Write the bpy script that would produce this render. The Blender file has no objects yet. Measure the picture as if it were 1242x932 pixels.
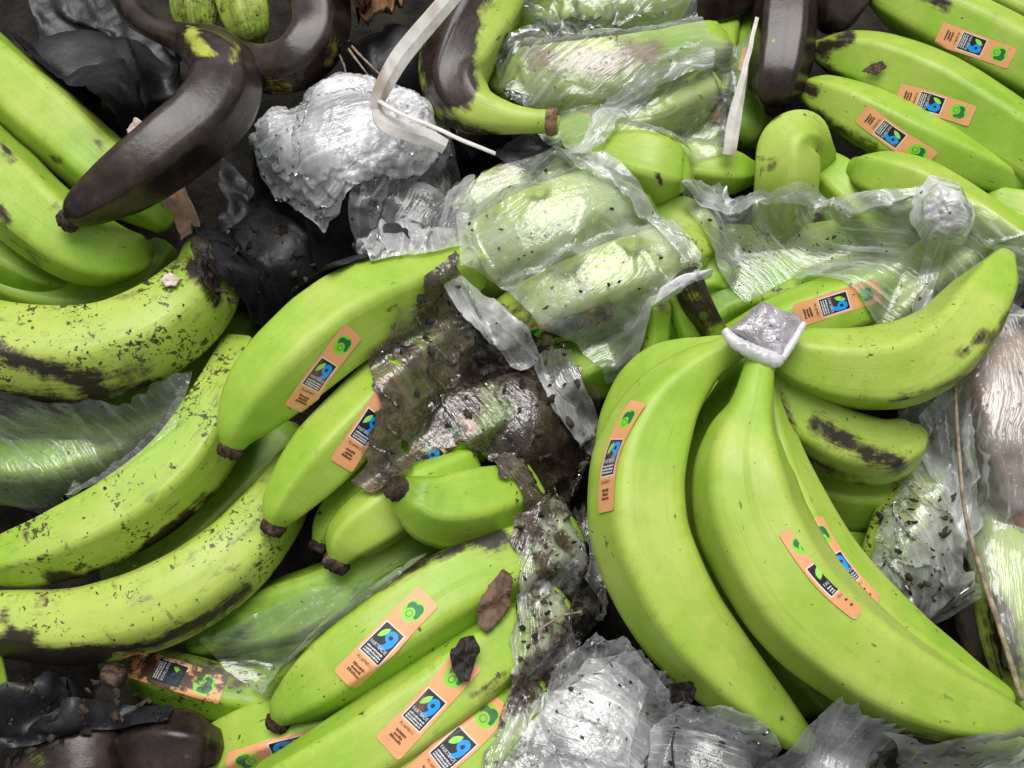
import bpy, math, random, time
import numpy as np
from mathutils import Vector
from mathutils.geometry import delaunay_2d_cdt
T_START = time.time()
rng = np.random.default_rng(7)
random.seed(7)
SC = bpy.context.scene
COL = SC.collection
PI = math.pi
R = math.radians

# ------------------------------------------------------------------ camera
W_PX, H_PX = 1242.0, 932.0            # pixel frame in which positions were measured
HFOV = R(50)
FOC = (W_PX / 2) / math.tan(HFOV / 2)
TILT = R(24)
FWD = np.array([0, math.sin(TILT), -math.cos(TILT)])
RIGHT = np.array([1.0, 0, 0])
UP = np.array([0, math.cos(TILT), math.sin(TILT)])
AIM = np.array([0, 0, 0.045])
DIST = 0.21 / math.tan(HFOV / 2)
CAM = AIM - FWD * DIST
cam_d = bpy.data.cameras.new('camera')
cam_d.sensor_fit = 'HORIZONTAL'
cam_d.angle = HFOV
cam_d.clip_start = 0.01
cam_d.clip_end = 100
cam = bpy.data.objects.new('camera', cam_d)
COL.objects.link(cam)
cam.location = CAM
cam.rotation_euler = (TILT, 0, 0)
SC.camera = cam

# ------------------------------------------------------------------ sky and sun (overcast)
SUN_EL, SUN_AZ = R(70), R(-5)
world = bpy.data.worlds.new('World')
SC.world = world
world.use_nodes = True
wn = world.node_tree
bg = wn.nodes['Background']
sky = wn.nodes.new('ShaderNodeTexSky')
sky.sky_type = 'NISHITA'
sky.sun_disc = False
sky.sun_elevation = SUN_EL
sky.sun_rotation = SUN_AZ
sky.dust_density = 4.0
sky.air_density = 1.0
hsv = wn.nodes.new('ShaderNodeHueSaturation')
hsv.inputs['Saturation'].default_value = 0.22
wn.links.new(sky.outputs[0], hsv.inputs['Color'])
wn.links.new(hsv.outputs[0], bg.inputs['Color'])
bg.inputs['Strength'].default_value = 0.075
sun_d = bpy.data.lights.new('sun', 'SUN')
sun_d.energy = 1.5
sun_d.angle = R(42)
sun_d.color = (1.0, 0.97, 0.92)
sun = bpy.data.objects.new('sun', sun_d)
COL.objects.link(sun)
sun.rotation_euler = Vector((-math.sin(SUN_AZ) * math.cos(SUN_EL), -math.cos(SUN_AZ) * math.cos(SUN_EL), -math.sin(SUN_EL))).to_track_quat('-Z', 'Y').to_euler()
vs = SC.view_settings
vs.view_transform = 'Standard'
vs.look = 'None'
vs.gamma = 1
vs.use_curve_mapping = False
vs.exposure = 0.68
SC.render.engine = 'CYCLES'
SC.cycles.max_bounces = 6
SC.cycles.diffuse_bounces = 3
SC.cycles.glossy_bounces = 3
SC.cycles.transparent_max_bounces = 14
SC.cycles.use_denoising = True
SC.cycles.sample_clamp_indirect = 6

# ------------------------------------------------------------------ geometry helpers
def ray(px, py):
    d = FWD * FOC + RIGHT * (px - W_PX / 2) + UP * (H_PX / 2 - py)
    return d / np.linalg.norm(d)

def P(px, py, h):
    """point seen at pixel px,py lying h centimetres above the base plane"""
    d = ray(px, py)
    t = (h * 0.01 - CAM[2]) / d[2]
    return CAM + d * t

def depth(p):
    return float(np.dot(np.asarray(p) - CAM, FWD))

def px_m(p):
    """metres covered by one pixel at point p"""
    return depth(p) / FOC

def project(pts):
    v = np.asarray(pts) - CAM
    z = v @ FWD
    return np.stack([W_PX / 2 + FOC * (v @ RIGHT) / z, H_PX / 2 - FOC * (v @ UP) / z], -1)

def _hash(i, j, k, s):
    n = (i * 374761393 + j * 668265263 + k * 2147483647 + s * 1274126177) & 0xffffffff
    n = ((n ^ (n >> 13)) * 1274126177) & 0xffffffff
    n = ((n ^ (n >> 15)) * 2246822519) & 0xffffffff
    return ((n ^ (n >> 16)) & 0xffffff) / float(0xffffff)

def vnoise(p, scale, seed=0):
    """value noise in 0..1"""
    q = np.asarray(p, float) * scale + 1000.5
    i = np.floor(q).astype(np.int64)
    f = q - i
    f = f * f * (3 - 2 * f)
    out = 0
    for a in (0, 1):
        for b in (0, 1):
            for c in (0, 1):
                w = (f[:, 0] if a else 1 - f[:, 0]) * (f[:, 1] if b else 1 - f[:, 1]) * (f[:, 2] if c else 1 - f[:, 2])
                out = out + w * _hash(i[:, 0] + a, i[:, 1] + b, i[:, 2] + c, seed)
    return out

def mesh_obj(name, verts, faces, mats, parent=None, smooth=True, uvs=None, attrs=None, midx=None):
    me = bpy.data.meshes.new(name)
    me.from_pydata([tuple(map(float, v)) for v in verts], [], [tuple(map(int, f)) for f in faces])
    if not isinstance(mats, (list, tuple)):
        mats = [mats]
    for m in mats:
        me.materials.append(m)
    if midx is not None:
        me.polygons.foreach_set('material_index', np.asarray(midx, np.int32))
    me.polygons.foreach_set('use_smooth', np.full(len(me.polygons), smooth))
    if uvs is None:
        vv = np.asarray(verts, float)
        uvs = vv[:, :2]
    if uvs is not None:
        lay = me.uv_layers.new(name='UVMap')
        li = np.empty(len(me.loops), np.int32)
        me.loops.foreach_get('vertex_index', li)
        lay.data.foreach_set('uv', np.asarray(uvs, np.float32)[li].ravel())
    for k, v in (attrs or {}).items():
        a = me.attributes.new(k, 'FLOAT', 'POINT')
        a.data.foreach_set('value', np.asarray(v, np.float32))
    me.update()
    o = bpy.data.objects.new(name, me)
    COL.objects.link(o)
    if parent is not None:
        o.parent = parent
        o.matrix_parent_inverse = parent.matrix_world.inverted()
    return o

def tag(o, label=None, cat=None, group=None, kind=None):
    if label: o['label'] = label
    if cat: o['category'] = cat
    if group: o['group'] = group
    if kind: o['kind'] = kind
    return o

def empty(name, loc):
    o = bpy.data.objects.new(name, None)
    COL.objects.link(o)
    o.empty_display_size = 0.01
    o.location = loc
    o.matrix_world.translation = loc
    bpy.context.view_layer.update()
    return o

def spline(pts, n):
    """Catmull-Rom through rows of pts, n samples, even in arc length of the first 3 columns"""
    p = np.asarray(pts, float)
    p = np.vstack([2 * p[0] - p[1], p, 2 * p[-1] - p[-2]])
    out = []
    for i in range(1, len(p) - 2):
        a, b, c, d = p[i - 1], p[i], p[i + 1], p[i + 2]
        t = np.linspace(0, 1, 24, endpoint=False)[:, None]
        out.append(0.5 * ((2 * b) + (c - a) * t + (2 * a - 5 * b + 4 * c - d) * t ** 2 + (3 * b - a - 3 * c + d) * t ** 3))
    out.append(p[-2][None])
    q = np.vstack(out)
    L = np.r_[0, np.cumsum(np.linalg.norm(np.diff(q[:, :3], axis=0), axis=1))]
    s = np.linspace(0, L[-1], n)
    return np.stack([np.interp(s, L, q[:, k]) for k in range(q.shape[1])], 1), L[-1]

def norm(v):
    return v / np.maximum(np.linalg.norm(v, axis=-1, keepdims=True), 1e-9)

# ------------------------------------------------------------------ materials
class N:
    def __init__(self, name):
        self.mat = bpy.data.materials.new(name)
        self.mat.use_nodes = True
        self.t = self.mat.node_tree
        self.t.nodes.clear()
        self.out = self.new('ShaderNodeOutputMaterial')
    def new(self, k, **kw):
        n = self.t.nodes.new(k)
        for a, b in kw.items():
            setattr(n, a, b)
        return n
    def put(self, sock, v):
        if isinstance(v, bpy.types.NodeSocket):
            self.t.links.new(v, sock)
        elif isinstance(v, (tuple, list)) and len(v) == 3 and sock.type == 'RGBA':
            sock.default_value = (*v, 1)
        else:
            sock.default_value = v
    def m(self, op, a, b=0.0, c=0.0, clamp=False):
        n = self.new('ShaderNodeMath', operation=op, use_clamp=clamp)
        self.put(n.inputs[0], a); self.put(n.inputs[1], b); self.put(n.inputs[2], c)
        return n.outputs[0]
    def step(self, v, lo, hi, a=0.0, b=1.0):
        n = self.new('ShaderNodeMapRange', interpolation_type='SMOOTHSTEP')
        for s, x in zip(n.inputs[:5], (v, lo, hi, a, b)):
            self.put(s, x)
        return n.outputs[0]
    def mix(self, f, a, b):
        n = self.new('ShaderNodeMix', data_type='RGBA')
        self.put(n.inputs['Factor'], f)
        self.put(n.inputs[6], a); self.put(n.inputs[7], b)
        return n.outputs[2]
    def noise(self, vec, scale, detail=3.0, rough=0.55, dist=0.0):
        n = self.new('ShaderNodeTexNoise')
        if vec is not None: self.put(n.inputs['Vector'], vec)
        self.put(n.inputs['Scale'], scale); n.inputs['Detail'].default_value = detail
        n.inputs['Roughness'].default_value = rough; n.inputs['Distortion'].default_value = dist
        return n.outputs['Fac']
    def voronoi(self, vec, scale, feature='F1', rnd=1.0):
        n = self.new('ShaderNodeTexVoronoi', feature=feature)
        if vec is not None: self.put(n.inputs['Vector'], vec)
        self.put(n.inputs['Scale'], scale); n.inputs['Randomness'].default_value = rnd
        return n
    def attr(self, name):
        return self.new('ShaderNodeAttribute', attribute_name=name).outputs['Fac']
    def mapping(self, vec, scale):
        n = self.new('ShaderNodeMapping')
        self.put(n.inputs['Vector'], vec); n.inputs['Scale'].default_value = scale
        return n.outputs[0]
    def bump(self, h, strength, dist, normal=None):
        n = self.new('ShaderNodeBump')
        self.put(n.inputs['Height'], h); n.inputs['Strength'].default_value = strength
        n.inputs['Distance'].default_value = dist
        if normal is not None: self.put(n.inputs['Normal'], normal)
        return n.outputs[0]
    def geo(self):
        return self.new('ShaderNodeNewGeometry').outputs['Position']
    def principled(self, col, rough=0.5, spec=0.5, normal=None, **kw):
        n = self.new('ShaderNodeBsdfPrincipled')
        self.put(n.inputs['Base Color'], col); self.put(n.inputs['Roughness'], rough)
        self.put(n.inputs['Specular IOR Level'], spec)
        if normal is not None: self.put(n.inputs['Normal'], normal)
        for k, v in kw.items():
            self.put(n.inputs[k.replace('_', ' ')], v)
        return n.outputs[0]
    def mixs(self, f, a, b):
        n = self.new('ShaderNodeMixShader')
        self.put(n.inputs[0], f); self.t.links.new(a, n.inputs[1]); self.t.links.new(b, n.inputs[2])
        return n.outputs[0]
    def done(self, sh):
        self.t.links.new(sh, self.out.inputs['Surface'])
        return self.mat

def make_peel():
    n = N('banana_peel')
    pos = n.geo()
    rot, dirt, tone, rotc, ridge = (n.attr(k) for k in ('rot', 'dirt', 'tone', 'rotc', 'ridge'))
    uv = n.new('ShaderNodeUVMap').outputs[0]
    big = n.noise(pos, 28, 3)
    fine = n.noise(pos, 420, 4, 0.6)
    g_dark, g_mid, g_yel = (0.105, 0.24, 0.008), (0.285, 0.475, 0.040), (0.47, 0.54, 0.115)
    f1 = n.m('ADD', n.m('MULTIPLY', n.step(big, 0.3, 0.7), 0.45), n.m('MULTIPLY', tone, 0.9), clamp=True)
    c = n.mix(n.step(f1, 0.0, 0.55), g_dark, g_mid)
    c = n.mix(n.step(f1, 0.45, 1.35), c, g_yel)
    # paler worn ridges and faint lengthwise fibres
    fib = n.noise(n.mapping(uv, (0.9, 26, 1)), 5, 4, 0.6)
    c = n.mix(n.m('MULTIPLY', ridge, n.step(fib, 0.35, 0.75, 0.05, 0.5)), c, (0.52, 0.62, 0.12))
    c = n.mix(n.step(fib, 0.52, 0.8, 0, 0.34), c, g_dark)
    c = n.mix(n.step(fine, 0.5, 0.75, 0, 0.18), c, (0.42, 0.52, 0.10))
    mot = n.noise(pos, 95, 4, 0.6)
    c = n.mix(n.step(mot, 0.45, 0.75, 0, 0.30), c, (0.20, 0.36, 0.02))
    c = n.mix(n.step(mot, 0.52, 0.25, 0, 0.28), c, (0.47, 0.60, 0.12))
    c = n.mix(n.step(tone, 1.0, 2.0), c, (0.52, 0.46, 0.045))
    # short dark scratches
    sv = n.voronoi(n.mapping(uv, (30, 90, 1)), 1.0)
    sx = n.new('ShaderNodeSeparateColor'); n.t.links.new(sv.outputs['Color'], sx.inputs[0])
    sm = n.m('MULTIPLY', n.step(n.m('ADD', sv.outputs['Distance'], n.m('MULTIPLY', n.m('SUBTRACT', fine, 0.5), 0.8)), 0.20, 0.10), n.m('LESS_THAN', sx.outputs[0], 0.05))
    c = n.mix(n.m('MULTIPLY', sm, 0.7), c, (0.07, 0.05, 0.012))
    # tan graze marks
    gz = n.noise(n.mapping(uv, (3.2, 18, 1)), 4.0, 5, 0.65)
    gm = n.m('MULTIPLY', n.step(gz, 0.63, 0.72), n.step(n.noise(pos, 60, 2), 0.5, 0.64))
    c = n.mix(n.m('MULTIPLY', gm, n.m('MULTIPLY', dirt, 0.75), clamp=True), c, (0.16, 0.105, 0.03))
    # greyish brown smears of old dirt and brown rub marks on the ridges
    sm1 = n.m('MULTIPLY', n.step(n.noise(n.mapping(uv, (5, 9, 1)), 3.0, 6, 0.72), 0.54, 0.74), n.m('POWER', dirt, 1.6))
    c = n.mix(n.m('MULTIPLY', sm1, 0.75, clamp=True), c, (0.12, 0.10, 0.045))
    rb = n.m('MULTIPLY', n.m('MULTIPLY', ridge, n.step(n.noise(n.mapping(uv, (22, 5, 1)), 2.0, 4, 0.7), 0.56, 0.68)), n.m('MULTIPLY', dirt, 1.1), clamp=True)
    c = n.mix(n.m('MULTIPLY', rb, 0.75), c, (0.075, 0.055, 0.02))
    # dark specks of two sizes
    clus = n.step(n.noise(pos, 42, 3), 0.38, 0.66, 0.0, 1.0)
    d17 = n.m('POWER', dirt, 1.5)
    for sc, lo in ((230, 0.735), (520, 0.715)):
        fl = n.noise(pos, sc, 3, 0.6, 0.4)
        th = n.m('SUBTRACT', lo, n.m('MULTIPLY', n.m('MULTIPLY', d17, clus), 0.155))
        fm = n.step(n.m('SUBTRACT', fl, th), 0.0, 0.03)
        c = n.mix(n.m('MULTIPLY', fm, 0.88), c, n.mix(big, (0.010, 0.009, 0.006), (0.055, 0.034, 0.014)))
    v = n.voronoi(pos, 210)
    cell = n.new('ShaderNodeSeparateColor'); n.t.links.new(v.outputs['Color'], cell.inputs[0])
    wob = n.m('ADD', v.outputs['Distance'], n.m('MULTIPLY', n.m('SUBTRACT', n.noise(pos, 560, 2), 0.5), 0.7))
    sp = n.m('MULTIPLY', n.step(wob, 0.24, 0.16), n.m('LESS_THAN', cell.outputs[0], n.m('MULTIPLY', d17, n.m('MULTIPLY', clus, 0.16))))
    c = n.mix(n.m('MULTIPLY', sp, 0.85), c, n.mix(cell.outputs[1], (0.012, 0.010, 0.006), (0.07, 0.04, 0.014)))
    # scuffed and rotten skin
    nz = n.noise(pos, 150, 6, 0.68)
    lengthwise = n.noise(n.mapping(uv, (6, 30, 1)), 3, 4, 0.7)
    e = n.m('ADD', rot, n.m('ADD', n.m('MULTIPLY', n.m('SUBTRACT', nz, 0.5), 1.3), n.m('MULTIPLY', n.m('SUBTRACT', lengthwise, 0.5), 0.9)))
    mask = n.step(e, 0.38, 0.78)
    halo = n.step(e, 0.20, 0.55)
    c = n.mix(n.m('MULTIPLY', halo, 0.5), c, (0.17, 0.13, 0.035))
    rn = n.noise(pos, 75, 4, 0.6)
    black = n.mix(rn, (0.008, 0.007, 0.006), (0.045, 0.032, 0.022))
    brown = n.mix(n.step(rn, 0.35, 0.72), (0.016, 0.010, 0.008), (0.055, 0.034, 0.026))
    pale = n.mix(n.step(rn, 0.3, 0.7), (0.17, 0.10, 0.07), (0.36, 0.24, 0.18))
    rcl = n.m('MINIMUM', rotc, 1.0)
    c = n.mix(mask, c, n.mix(n.step(rotc, 1.0, 2.0), n.mix(rcl, black, brown), pale))
    rough = n.m('ADD', n.m('MULTIPLY', nz, 0.16), 0.34)
    wet = n.m('MULTIPLY', mask, rcl)
    rough = n.m('SUBTRACT', rough, n.m('MULTIPLY', wet, 0.17))
    h = n.m('ADD', n.m('MULTIPLY', fine, 0.35), n.m('MULTIPLY', fib, n.m('SUBTRACT', 0.5, n.m('MULTIPLY', wet, 0.38))))
    h = n.m('ADD', h, n.m('MULTIPLY', wet, n.m('MULTIPLY', nz, 0.9)))
    h = n.m('SUBTRACT', h, n.m('MULTIPLY', n.m('MULTIPLY', mask, n.m('SUBTRACT', 1.0, rcl)), n.m('MULTIPLY', nz, 1.5)))
    return n.done(n.principled(c, rough, 0.42, n.bump(h, 0.32, 0.0006)))

def make_simple(name, cols, scale, rough, spec=0.4, bump=0.4, bdist=0.0008, detail=5):
    n = N(name)
    pos = n.geo()
    a = n.noise(pos, scale, detail, 0.62)
    c = n.mix(n.step(a, 0.32, 0.68), cols[0], cols[1])
    if len(cols) > 2:
        c = n.mix(n.step(n.noise(pos, scale * 0.37, 3), 0.52, 0.66), c, cols[2])
    b = n.noise(pos, scale * 3.1, 5, 0.65)
    return n.done(n.principled(c, n.m('ADD', n.m('MULTIPLY', b, 0.25), rough - 0.12), spec, n.bump(n.m('ADD', a, n.m('MULTIPLY', b, 0.5)), bump, bdist)))

def make_film(name, haze=0.10, haze_col=(0.84, 0.85, 0.87), dirt=0.1, dirt_col=((0.05, 0.035, 0.02), (0.20, 0.14, 0.09)),
              rough=0.07, gloss=1.0, tint=(0.98, 0.985, 0.98), streak=0.3, crinkle=0.15, fold=0.5, edge=0.4, drops=1.0, facet=0.0, fscale=110):
    """thin wet polythene: clear where smooth, whitened along stretch lines and where seen edge on, with grime and droplets"""
    n = N(name)
    pos = n.geo()
    uv = n.new('ShaderNodeUVMap').outputs[0]
    wn_ = n.new('ShaderNodeTexNoise'); n.put(wn_.inputs['Vector'], uv); wn_.inputs['Scale'].default_value = 22; wn_.inputs['Detail'].default_value = 1
    off = n.new('ShaderNodeVectorMath', operation='MULTIPLY_ADD')
    n.t.links.new(wn_.outputs['Color'], off.inputs[0]); off.inputs[1].default_value = (0.02,) * 3; n.t.links.new(uv, off.inputs[2])
    wuv = off.outputs[0]
    s1 = n.noise(n.mapping(wuv, (26, 330, 1)), 1.0, 3, 0.6)
    s2 = n.noise(n.mapping(wuv, (70, 1000, 1)), 1.0, 2, 0.6)
    fine = n.noise(pos, 620, 2, 0.7)
    mid = n.noise(pos, 210, 3, 0.62, 0.8)
    drop = n.voronoi(pos, 400)
    dgate = n.step(n.noise(pos, 50, 1), 0.50, 0.58)
    dsc = n.new('ShaderNodeSeparateColor'); n.t.links.new(drop.outputs['Color'], dsc.inputs[0])
    dr = n.m('MULTIPLY', n.step(drop.outputs['Distance'], 0.34, 0.16), n.m('MULTIPLY', dgate, n.m('LESS_THAN', dsc.outputs[1], 0.45)))
    h = n.m('ADD', n.m('ADD', n.m('MULTIPLY', s1, fold), n.m('MULTIPLY', s2, fold * 0.35)), n.m('ADD', n.m('MULTIPLY', n.m('ADD', n.m('MULTIPLY', mid, 1.5), n.m('MULTIPLY', fine, 0.55)), crinkle), n.m('MULTIPLY', dr, 0.16 * drops)))
    if facet:
        wn2 = n.new('ShaderNodeTexNoise'); n.put(wn2.inputs['Vector'], pos); wn2.inputs['Scale'].default_value = fscale * 0.7; wn2.inputs['Detail'].default_value = 2
        o2 = n.new('ShaderNodeVectorMath', operation='MULTIPLY_ADD')
        n.t.links.new(wn2.outputs['Color'], o2.inputs[0]); o2.inputs[1].default_value = (1.6 / fscale,) * 3; n.t.links.new(pos, o2.inputs[2])
        f1_ = n.voronoi(o2.outputs[0], fscale).outputs['Distance']
        f2_ = n.voronoi(o2.outputs[0], fscale * 2.7).outputs['Distance']
        h = n.m('ADD', h, n.m('MULTIPLY', n.m('ADD', f1_, n.m('MULTIPLY', f2_, 0.4)), facet))
    nor = n.bump(h, 0.6, 0.0030)
    lw = n.new('ShaderNodeLayerWeight')
    lw.inputs['Blend'].default_value = 0.5
    facing = lw.outputs['Facing']
    tr = n.new('ShaderNodeBsdfTransparent')
    n.put(tr.inputs[0], tint)
    di = n.new('ShaderNodeBsdfDiffuse')
    n.put(di.inputs['Normal'], n.bump(h, 0.35, 0.0030))
    ts = n.new('ShaderNodeBsdfTranslucent')
    patch = n.noise(pos, 36, 4, 0.62)
    dn = n.noise(pos, 95, 5, 0.7)
    dn2 = n.noise(pos, 30, 2, 0.6)
    dmask = n.m('MULTIPLY', n.step(n.m('ADD', dn, n.m('MULTIPLY', n.m('SUBTRACT', dn2, 0.5), 0.8)), 0.76 - 0.45 * dirt, 0.90 - 0.45 * dirt), min(1, 0.55 + dirt))
    spk = n.voronoi(pos, 360)
    sc = n.new('ShaderNodeSeparateColor'); n.t.links.new(spk.outputs['Color'], sc.inputs[0])
    sgate = n.m('LESS_THAN', sc.outputs[0], n.m('MULTIPLY', n.step(dn2, 0.4, 0.65), 0.04 + 0.2 * dirt))
    spm = n.m('MULTIPLY', n.step(n.m('ADD', spk.outputs['Distance'], n.m('MULTIPLY', n.m('SUBTRACT', fine, 0.5), 0.6)), 0.34, 0.24), sgate)
    grime = n.mix(n.noise(pos, 240, 3), dirt_col[0], dirt_col[1])
    n.put(di.inputs[0], haze_col); n.put(ts.inputs[0], haze_col)
    hazy = n.mixs(0.25, di.outputs[0], ts.outputs[0])
    hz = n.m('MULTIPLY', n.step(patch, 0.34, 0.66, 0.35, 1.5), haze)
    hz = n.m('ADD', hz, n.m('MULTIPLY', n.step(s1, 0.53, 0.70), streak))
    hz = n.m('ADD', hz, n.m('MULTIPLY', n.step(s2, 0.56, 0.72), streak * 0.7))
    hz = n.m('ADD', hz, n.m('MULTIPLY', n.step(mid, 0.55, 0.72), crinkle * 0.9))
    hz = n.m('ADD', hz, n.m('MULTIPLY', n.m('POWER', facing, 2.5), edge), clamp=True)
    hz = n.m('MINIMUM', hz, 0.96)
    body = n.mixs(hz, tr.outputs[0], hazy)
    dd = n.new('ShaderNodeBsdfDiffuse'); n.put(dd.inputs[0], grime)
    body = n.mixs(n.m('MAXIMUM', dmask, spm), body, dd.outputs[0])
    gl = n.new('ShaderNodeBsdfGlossy'); n.put(gl.inputs['Roughness'], rough); n.put(gl.inputs['Normal'], nor)
    n.put(gl.inputs[0], (0.95, 0.96, 0.97))
    fr = n.new('ShaderNodeFresnel'); fr.inputs['IOR'].default_value = 1.5
    return n.done(n.mixs(n.m('MULTIPLY', fr.outputs[0], 1.6 * gloss, clamp=True), body, gl.outputs[0]))

def make_black():
    """limp wet black sheet"""
    n = N('black_sheet')
    pos = n.geo()
    a = n.noise(pos, 60, 3, 0.6)
    b = n.noise(pos, 260, 4, 0.65, 0.6)
    c = n.mix(n.step(a, 0.35, 0.7), (0.006, 0.006, 0.008), (0.020, 0.020, 0.024))
    c = n.mix(n.m('MULTIPLY', n.step(n.noise(pos, 110, 5, 0.7), 0.60, 0.72), 0.7), c, (0.040, 0.032, 0.026))
    return n.done(n.principled(c, n.m('ADD', n.m('MULTIPLY', b, 0.35), 0.26), 0.45, n.bump(n.m('ADD', n.m('MULTIPLY', a, 0.8), n.m('MULTIPLY', b, 0.5)), 0.45, 0.0016)))

ST_L, ST_W = 38.0, 11.0               # sticker size in mm, also its print coordinates
def make_sticker(name='sticker_print', grime=0.0):
    n = N(name)
    uv = n.new('ShaderNodeUVMap').outputs[0]
    s = n.new('ShaderNodeSeparateXYZ'); n.t.links.new(uv, s.inputs[0])
    x, y = s.outputs[0], s.outputs[1]
    pos = n.geo()
    def disc(cx, cy, r, sx=1.0, sy=1.0):
        dx = n.m('MULTIPLY', n.m('SUBTRACT', x, cx), sx); dy = n.m('MULTIPLY', n.m('SUBTRACT', y, cy), sy)
        return n.m('LESS_THAN', n.m('ADD', n.m('MULTIPLY', dx, dx), n.m('MULTIPLY', dy, dy)), r * r)
    def rect(x0, x1, y0, y1):
        a = n.m('MULTIPLY', n.m('GREATER_THAN', x, x0), n.m('LESS_THAN', x, x1))
        b = n.m('MULTIPLY', n.m('GREATER_THAN', y, y0), n.m('LESS_THAN', y, y1))
        return n.m('MULTIPLY', a, b)
    AND = lambda a, b: n.m('MULTIPLY', a, b)
    OR = lambda a, b: n.m('MAXIMUM', a, b)
    NOT = lambda a: n.m('SUBTRACT', 1.0, a)
    c = n.mix(n.noise(pos, 130, 4), (0.72, 0.325, 0.135), (0.84, 0.42, 0.20))
    lime, dark = (0.24, 0.62, 0.03), (0.012, 0.16, 0.05)
    c = n.mix(disc(0, 31, 4.0), c, lime)
    heart = OR(disc(-1.35, 31.9, 1.75), OR(disc(1.2, 32.2, 2.0), AND(disc(0.4, 30.6, 2.9), n.m('GREATER_THAN', y, 29.2))))
    c = n.mix(heart, c, dark)
    c = n.mix(disc(-0.3, 29.6, 2.05), c, lime)
    c = n.mix(AND(disc(-0.3, 29.5, 1.35), NOT(disc(-0.3, 29.5, 0.9))), c, (0.05, 0.34, 0.03))
    c = n.mix(rect(-4.55, 4.55, 10.6, 23.2), c, (0.82, 0.70, 0.62))
    c = n.mix(rect(-4.1, 4.1, 11.0, 22.8), c, (0.010, 0.012, 0.020))
    blue = OR(disc(1.45, 19.9, 2.15), AND(AND(disc(-0.4, 18.6, 4.0), NOT(disc(-1.3, 18.0, 2.6))), AND(n.m('LESS_THAN', y, 20), n.m('GREATER_THAN', x, 0.2))))
    c = n.mix(AND(blue, NOT(disc(1.35, 19.6, 0.75))), c, (0.0, 0.30, 0.85))
    leaf = AND(disc(-3.9, 20.6, 3.3), disc(0.3, 18.6, 3.4))
    c = n.mix(leaf, c, (0.30, 0.72, 0.10))
    # wear: grime smears
    w = n.step(n.noise(pos, 260, 5, 0.7), 0.66, 0.74)
    c = n.mix(n.m('MULTIPLY', w, 0.6), c, (0.10, 0.05, 0.025))
    fade = n.noise(pos, 55, 3, 0.6)
    c = n.mix(n.step(fade, 0.5, 0.75, 0, 0.45), c, (0.42, 0.22, 0.11))
    rubs = n.step(n.noise(n.mapping(uv, (0.25, 1.6, 1)), 1.0, 5, 0.75), 0.64, 0.70)
    c = n.mix(n.m('MULTIPLY', rubs, 0.5), c, (0.70, 0.55, 0.42))
    if grime:
        c = n.mix(n.m('MULTIPLY', n.step(n.noise(pos, 110, 5, 0.7), 0.62 - 0.3 * grime, 0.72 - 0.3 * grime), 0.93), c, (0.022, 0.018, 0.012))
    return n.done(n.principled(c, 0.42, 0.4, n.bump(n.noise(pos, 500, 3), 0.15, 0.0004)))

def make_flat(name, col, rough=0.5, spec=0.4):
    n = N(name)
    c = n.mix(n.noise(n.geo(), 300, 3), tuple(0.8 * v for v in col), col)
    return n.done(n.principled(c, rough, spec))

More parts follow.
